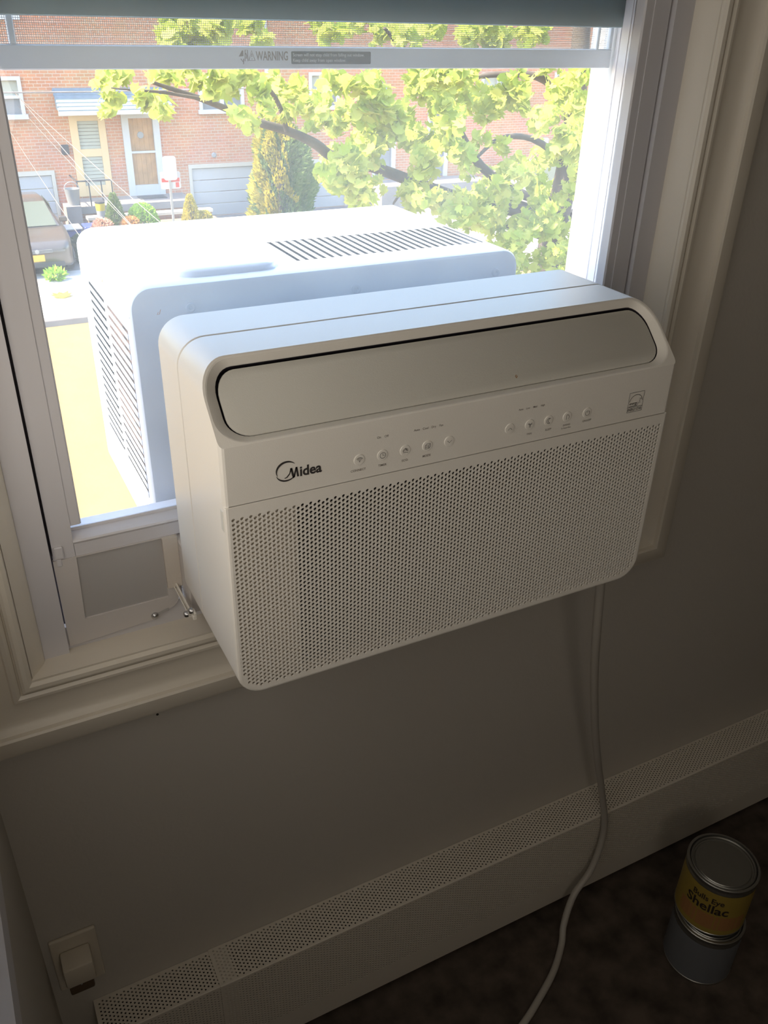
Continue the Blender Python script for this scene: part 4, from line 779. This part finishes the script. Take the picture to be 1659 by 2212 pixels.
CLUSTERS = [(2.76, 14.55, -0.38, 0.16, 18), (3.02, 14.79, -0.3, 0.16, 18), (2.89, 14.9, -0.62, 0.16, 18), (2.81, 15.19, -0.83, 0.11, 7), (3.45, 14.79, -0.64, 0.18, 22), (3.8, 15.15, -0.77, 0.19, 22),
 (2.99, 13.36, -0.46, 0.12, 12), (3.45, 14.24, -0.78, 0.1, 7), (3.99, 15.19, -0.33, 0.2, 26), (4.1, 14.6, -0.2, 0.15, 15), (4.41, 15.11, -0.47, 0.2, 26), (4.25, 13.53, -0.23, 0.18, 26),
 (4.7, 14.24, -0.48, 0.17, 18), (4.17, 13.8, -0.51, 0.13, 12), (5.0, 14.39, -0.29, 0.2, 26), (4.98, 14.45, -0.94, 0.17, 18), (4.49, 13.33, -0.74, 0.13, 12), (4.87, 13.74, -0.95, 0.14, 12),
 (5.03, 13.86, -0.49, 0.19, 26), (5.76, 15.14, -0.45, 0.21, 26), (5.8, 14.84, -0.68, 0.21, 26), (5.05, 13.63, -0.71, 0.15, 15), (6.1, 14.9, -0.51, 0.21, 26), (5.64, 13.58, -0.71, 0.18, 22),
 (5.77, 14.54, -0.91, 0.16, 15), (5.96, 13.56, -0.58, 0.2, 26), (5.93, 13.31, -0.83, 0.18, 22), (6.41, 15.05, -1.13, 0.15, 12), (6.28, 13.72, -0.32, 0.18, 22), (6.01, 13.74, -1.73, 0.13, 9),
 (6.91, 15.27, -2.07, 0.18, 15), (7.1, 15.05, -1.87, 0.21, 22), (6.52, 13.88, -1.95, 0.13, 9), (7.34, 15.23, -2.46, 0.2, 18), (7.23, 14.38, -2.43, 0.19, 18), (7.12, 14.66, -2.56, 0.12, 7),
 (3.34, 13.72, -0.21, 0.1, 7), (12.22, 15.19, -4.05, 0.27, 26), (11.47, 14.69, -4.02, 0.22, 18), (12.7, 15.24, -3.95, 0.26, 22), (11.33, 15.09, -3.6, 0.27, 26), (11.51, 13.9, -4.04, 0.18, 12),
 (4.2, 12.9, 0.49, 0.15, 16), (4.34, 13.82, 0.33, 0.14, 13), (4.34, 13.53, 0.43, 0.22, 34), (4.08, 12.89, 0.39, 0.2, 30), (6.21, 14.07, 0.56, 0.23, 32), (3.6, 13.67, 0.26, 0.17, 21),
 (3.76, 14.24, 0.5, 0.16, 17), (4.19, 14.22, 0.26, 0.24, 37), (4.5, 13.97, 0.41, 0.2, 25), (3.93, 14.1, 0.27, 0.22, 33), (3.54, 13.32, 0.22, 0.14, 15), (5.25, 14.19, 0.22, 0.18, 21),
 (4.69, 13.07, 0.45, 0.17, 20), (3.94, 14.3, 0.47, 0.21, 30), (7.33, 14.91, 0.59, 0.27, 39), (8.9, 15.78, 0.52, 0.25, 27), (9.3, 16.05, 0.43, 0.19, 14), (6.24, 13.7, 0.41, 0.24, 34),
 (10.5, 15.67, 0.21, 0.27, 28), (7.53, 15.84, 0.41, 0.19, 16), (8.42, 15.86, 0.41, 0.3, 39), (11.66, 15.49, 0.46, 0.25, 24), (8.09, 13.75, 0.52, 0.2, 22), (8.45, 15.19, 0.19, 0.29, 38),
 (8.4, 14.12, 0.5, 0.17, 15), (10.76, 15.66, 0.25, 0.23, 21), (10.66, 15.58, 0.33, 0.27, 29), (8.16, 14.76, 0.32, 0.2, 19), (11.0, 16.14, 0.32, 0.23, 20), (9.61, 14.95, 0.39, 0.17, 14),
 (8.16, 15.76, 0.31, 0.23, 24), (9.79, 15.24, 0.28, 0.22, 21), (10.64, 15.83, 0.26, 0.23, 21), (11.58, 16.18, 0.33, 0.32, 39), (9.48, 15.82, 0.39, 0.2, 17), (11.43, 15.47, 0.45, 0.28, 30),
 (10.05, 15.05, 0.58, 0.27, 33), (10.11, 15.63, 0.46, 0.26, 28), (8.83, 13.79, 0.35, 0.16, 14), (8.85, 15.36, 0.34, 0.2, 18), (7.4, 13.98, -0.84, 0.22, 27), (6.42, 13.85, -0.93, 0.19, 22),
 (6.91, 14.45, -0.86, 0.22, 27), (7.03, 14.52, -2.13, 0.17, 15), (7.71, 15.8, -1.58, 0.2, 17), (6.79, 13.59, -0.79, 0.22, 31), (8.39, 16.18, -1.53, 0.27, 30), (7.47, 15.0, -1.08, 0.24, 30),
 (8.22, 14.36, -2.27, 0.25, 31), (8.4, 15.0, -0.89, 0.19, 17), (8.41, 15.98, -1.2, 0.27, 31), (7.09, 14.18, -1.4, 0.19, 20), (9.15, 16.05, -1.61, 0.32, 43), (7.77, 14.79, -1.24, 0.29, 43),
 (7.45, 14.78, -1.32, 0.29, 43), (7.42, 15.17, -1.6, 0.19, 18), (8.0, 15.79, -1.4, 0.28, 36), (7.37, 16.11, -1.8, 0.22, 21), (7.55, 13.77, -1.1, 0.19, 21), (8.44, 14.73, -1.3, 0.25, 31),
 (7.71, 14.21, -0.98, 0.26, 36), (7.71, 14.9, -1.36, 0.21, 22), (7.69, 15.08, -1.42, 0.27, 35), (7.39, 16.06, -1.35, 0.24, 26), (6.88, 15.03, -2.01, 0.23, 25), (7.43, 14.48, -2.16, 0.22, 24),
 (8.76, 15.8, -1.28, 0.22, 22), (6.77, 14.6, -2.03, 0.25, 33), (6.73, 13.73, -1.82, 0.27, 41), (7.32, 14.3, -1.59, 0.23, 27), (6.41, 13.51, -1.5, 0.25, 37), (7.38, 15.3, -2.14, 0.28, 37),
 (7.47, 16.3, -2.14, 0.32, 43), (7.51, 13.96, -0.85, 0.26, 38), (7.16, 13.58, -0.72, 0.24, 31), (7.19, 14.53, -0.78, 0.18, 16), (6.78, 13.39, -0.29, 0.22, 28), (6.43, 13.42, -0.4, 0.16, 15),
 (7.07, 13.57, -0.6, 0.25, 36), (7.25, 14.29, -0.43, 0.23, 27), (13.41, 16.03, -1.27, 0.22, 16), (10.18, 16.93, -1.95, 0.28, 28), (10.29, 16.26, -1.67, 0.23, 21), (8.66, 13.86, -0.94, 0.25, 35),
 (7.99, 13.63, -1.53, 0.18, 17), (10.98, 15.12, -0.8, 0.3, 40), (10.56, 16.15, -2.3, 0.21, 16), (9.13, 15.97, -0.63, 0.31, 42), (9.81, 15.9, -0.55, 0.31, 43), (11.59, 14.59, -0.54, 0.26, 31),
 (9.09, 14.57, -0.93, 0.25, 31), (12.1, 14.93, -1.82, 0.31, 37), (12.61, 15.51, -1.57, 0.29, 30), (10.3, 13.25, -0.97, 0.18, 17), (9.25, 15.13, -0.32, 0.29, 40), (12.96, 16.84, -0.34, 0.28, 27),
 (8.83, 14.73, -0.56, 0.22, 24), (11.62, 14.27, -0.54, 0.21, 21), (9.12, 15.13, -0.88, 0.21, 20), (9.73, 17.05, -2.74, 0.26, 24), (11.16, 15.91, -2.7, 0.22, 18), (8.9, 13.79, -1.61, 0.26, 35),
 (8.23, 13.43, -0.19, 0.18, 20), (9.83, 14.42, -2.45, 0.23, 24), (11.1, 16.12, -0.99, 0.3, 35), (10.25, 17.06, -0.95, 0.3, 33), (13.71, 16.38, -0.33, 0.22, 16), (10.61, 14.58, -2.56, 0.26, 28),
 (8.83, 15.17, -0.4, 0.29, 40), (11.07, 13.32, -0.26, 0.2, 21), (8.42, 13.32, -0.96, 0.2, 22), (8.75, 15.24, -2.52, 0.21, 19), (9.74, 14.42, -1.39, 0.19, 17), (9.21, 15.62, -1.53, 0.31, 41),
 (12.4, 15.37, -0.78, 0.2, 15), (11.73, 14.99, -2.5, 0.24, 22), (11.51, 14.42, -0.72, 0.2, 17), (8.47, 14.42, -1.9, 0.28, 38), (7.99, 13.46, -0.3, 0.18, 21), (8.32, 13.31, -0.26, 0.24, 34),
 (8.31, 13.52, -0.73, 0.2, 24), (10.44, 15.44, -1.0, 0.29, 35), (12.9, 15.52, -1.94, 0.31, 36), (11.79, 17.12, -2.56, 0.32, 32), (12.82, 16.52, -2.2, 0.25, 21), (9.17, 15.94, -0.67, 0.22, 21),
 (9.8, 15.45, -0.4, 0.28, 36), (8.25, 14.61, -0.31, 0.18, 18), (10.71, 14.63, -0.74, 0.24, 26), (10.69, 16.58, -0.35, 0.28, 30), (10.58, 14.98, -0.62, 0.27, 34), (12.29, 14.44, -2.14, 0.21, 18),
 (12.46, 14.96, -1.36, 0.25, 26), (13.64, 17.18, -3.02, 0.31, 28), (10.77, 14.87, -0.46, 0.29, 37), (8.97, 15.53, -2.59, 0.2, 16), (9.89, 14.01, -2.16, 0.23, 25), (9.26, 14.61, -0.65, 0.24, 29),
 (10.88, 16.63, -0.94, 0.34, 43), (11.21, 13.71, -1.56, 0.23, 25), (11.17, 13.82, -1.27, 0.18, 16), (8.23, 13.94, -1.69, 0.28, 40), (13.19, 16.73, -1.19, 0.31, 33), (9.86, 13.15, -1.84, 0.22, 24),
 (10.44, 14.74, -1.58, 0.21, 19), (9.47, 14.71, -0.27, 0.21, 22), (11.52, 16.99, -3.0, 0.34, 37), (11.21, 15.6, -2.26, 0.25, 24), (9.27, 14.6, -0.38, 0.18, 17), (10.56, 14.39, -1.96, 0.28, 34),
 (11.19, 13.41, -0.74, 0.26, 34), (13.21, 16.87, -2.17, 0.37, 42), (12.03, 15.67, -2.42, 0.31, 35), (8.74, 14.11, -1.29, 0.28, 40), (11.26, 13.12, -1.32, 0.22, 25), (11.21, 16.88, -0.79, 0.3, 32),
 (11.37, 13.56, -1.53, 0.23, 24), (10.75, 14.0, -1.01, 0.29, 40), (10.28, 16.0, -2.92, 0.29, 31), (11.61, 15.0, -2.8, 0.21, 16), (11.62, 14.56, -3.22, 0.3, 35), (9.65, 14.21, -2.75, 0.3, 41),
 (8.87, 13.87, -2.69, 0.3, 43), (8.63, 15.12, -2.55, 0.26, 29), (9.31, 15.25, -2.67, 0.27, 30), (11.14, 14.76, -3.11, 0.21, 16), (12.66, 15.86, -3.62, 0.26, 23), (11.43, 15.4, -3.41, 0.24, 20),
 (11.1, 13.89, -2.76, 0.2, 17), (9.15, 15.15, -2.57, 0.21, 18), (11.86, 15.45, -3.36, 0.32, 37), (13.37, 16.2, -3.74, 0.32, 31), (8.23, 13.93, -2.32, 0.18, 16), (10.29, 15.53, -2.99, 0.29, 33),
 (10.72, 15.1, -2.87, 0.21, 18), (10.74, 16.19, -3.32, 0.28, 27), (12.77, 15.47, -2.83, 0.32, 36), (9.21, 14.37, -2.46, 0.24, 27), (10.93, 14.18, -3.12, 0.24, 24), (10.51, 15.03, -3.09, 0.31, 37),
 (10.87, 15.1, -3.5, 0.32, 35), (10.32, 14.48, -3.64, 0.2, 15), (13.59, 16.14, -4.16, 0.29, 22), (11.87, 14.71, -3.17, 0.31, 32), (10.44, 13.94, -3.27, 0.26, 25), (10.83, 14.5, -3.5, 0.21, 15),
 (11.73, 13.94, -3.66, 0.27, 25), (11.3, 15.29, -4.02, 0.27, 23), (11.55, 13.9, -3.6, 0.28, 28), (11.95, 16.09, -4.36, 0.35, 34), (11.83, 16.04, -4.47, 0.33, 32), (10.72, 14.35, -3.94, 0.33, 39)]
LP = [(0, -.5), (.30, -.42), (.52, -.10), (.34, .02), (.40, .40), (.14, .24), (0, .62), (-.14, .24), (-.40, .40), (-.34, .02), (-.52, -.10), (-.30, -.42)]
def leaf_verts(p, s, rnd):
    n_ = Vector((rnd.gauss(-.25, .7), rnd.gauss(-.35, .7), rnd.gauss(.55, .6))).normalized(); a = n_.cross(Vector((rnd.gauss(0, 1), rnd.gauss(0, 1), rnd.gauss(0, 1)))).normalized(); c = n_.cross(a)
    return [p+(a*u+c*v+n_*(.18*abs(u)))*s for u, v in LP]
rnd = random.Random(11); mb = MB(); big = []
for (x, y, z, r, n_) in CLUSTERS:
    for i in range(n_):
        while True:
            o = Vector((rnd.uniform(-1, 1), rnd.uniform(-1, 1), rnd.uniform(-1, 1)))
            if o.length < 1: break
        p = Vector((x, y, z))+o*r; s = rnd.uniform(.13, .27); (big.append((p, s)) if o.y < -.72 and len(big) < 280 else mb.add(leaf_verts(p, s, rnd), [(0, 1, 2, 3, 4, 5, 6, 7, 8, 9, 10, 11)]))
if mb.v: obj('foliage', mb, 'leaf', sy, kind='stuff')
l0 = None
for p, s in big:
    if l0 is None:
        l0 = bpy.data.meshes.new('leaf'); l0.from_pydata([Vector((u, v, .18*abs(u))) for u, v in LP], [], [tuple(range(12))]); l0.materials.append(M['leaf'])
    o = bpy.data.objects.new('leaf', l0); C.objects.link(o); o.parent = sy; o.location = p-WP[sy.name]; o.scale = (s*1.1,)*3
    o.rotation_euler = (rnd.uniform(-.9, .9), rnd.uniform(-.9, .9), rnd.uniform(0, 6.28))
# ---- cables, weed, fallen leaf
for i, (a, c, mm, r, lab) in enumerate((((-6.0, 27.7, -1.28), (9.9, 24.6, -1.20), 'dwire', .018, 'dark cable running level past the blue awning'),
  ((2.39, 27.7, -2.27), (2.5, 6.0, -4.1), 'wire', .007, 'pale service cable dropping steeply, leftmost and lowest of the slanting ones'),
  ((2.75, 27.7, -1.42), (3.16, 5.0, -3.36), 'wire', .007, 'pale slanting cable that passes the mailbox'),
  ((2.76, 27.7, -1.48), (4.62, 5.0, -3.85), 'wire', .007, 'pale slanting cable that crosses the white door sill'),
  ((2.82, 27.7, -1.83), (3.2, 5.0, -3.20), 'wire', .005, 'thin pale slanting cable that crosses the tan door frame'))):
    a, c = Vector(a), Vector(c); pts = [a.lerp(c, k/12)+Vector((0, 0, -.12*math.sin(pi*k/12))) for k in range(13)]
    tag(obj('utility_cable', MB().tube(pts, r, 6), mm), lab, 'cable', 'overhead cables across the street')
m = MB(); tuft(m, (2.35, 21.7, G+.12), (.22, .16, .14), 120, .14, seed=5); tag(obj('weed_tuft', m, 'lime', kind='stuff'), 'bright green weeds at the foot of the taupe car', 'weeds')
m = MB(); m.add([(2.25+u*.5, 20.25+v*.5, G+.02+abs(u)*.1) for u, v in LP], [tuple(range(12))]); tag(obj('fallen_leaf', m, 'yleaf'), 'single yellow leaf lying on the bright sidewalk', 'leaf')
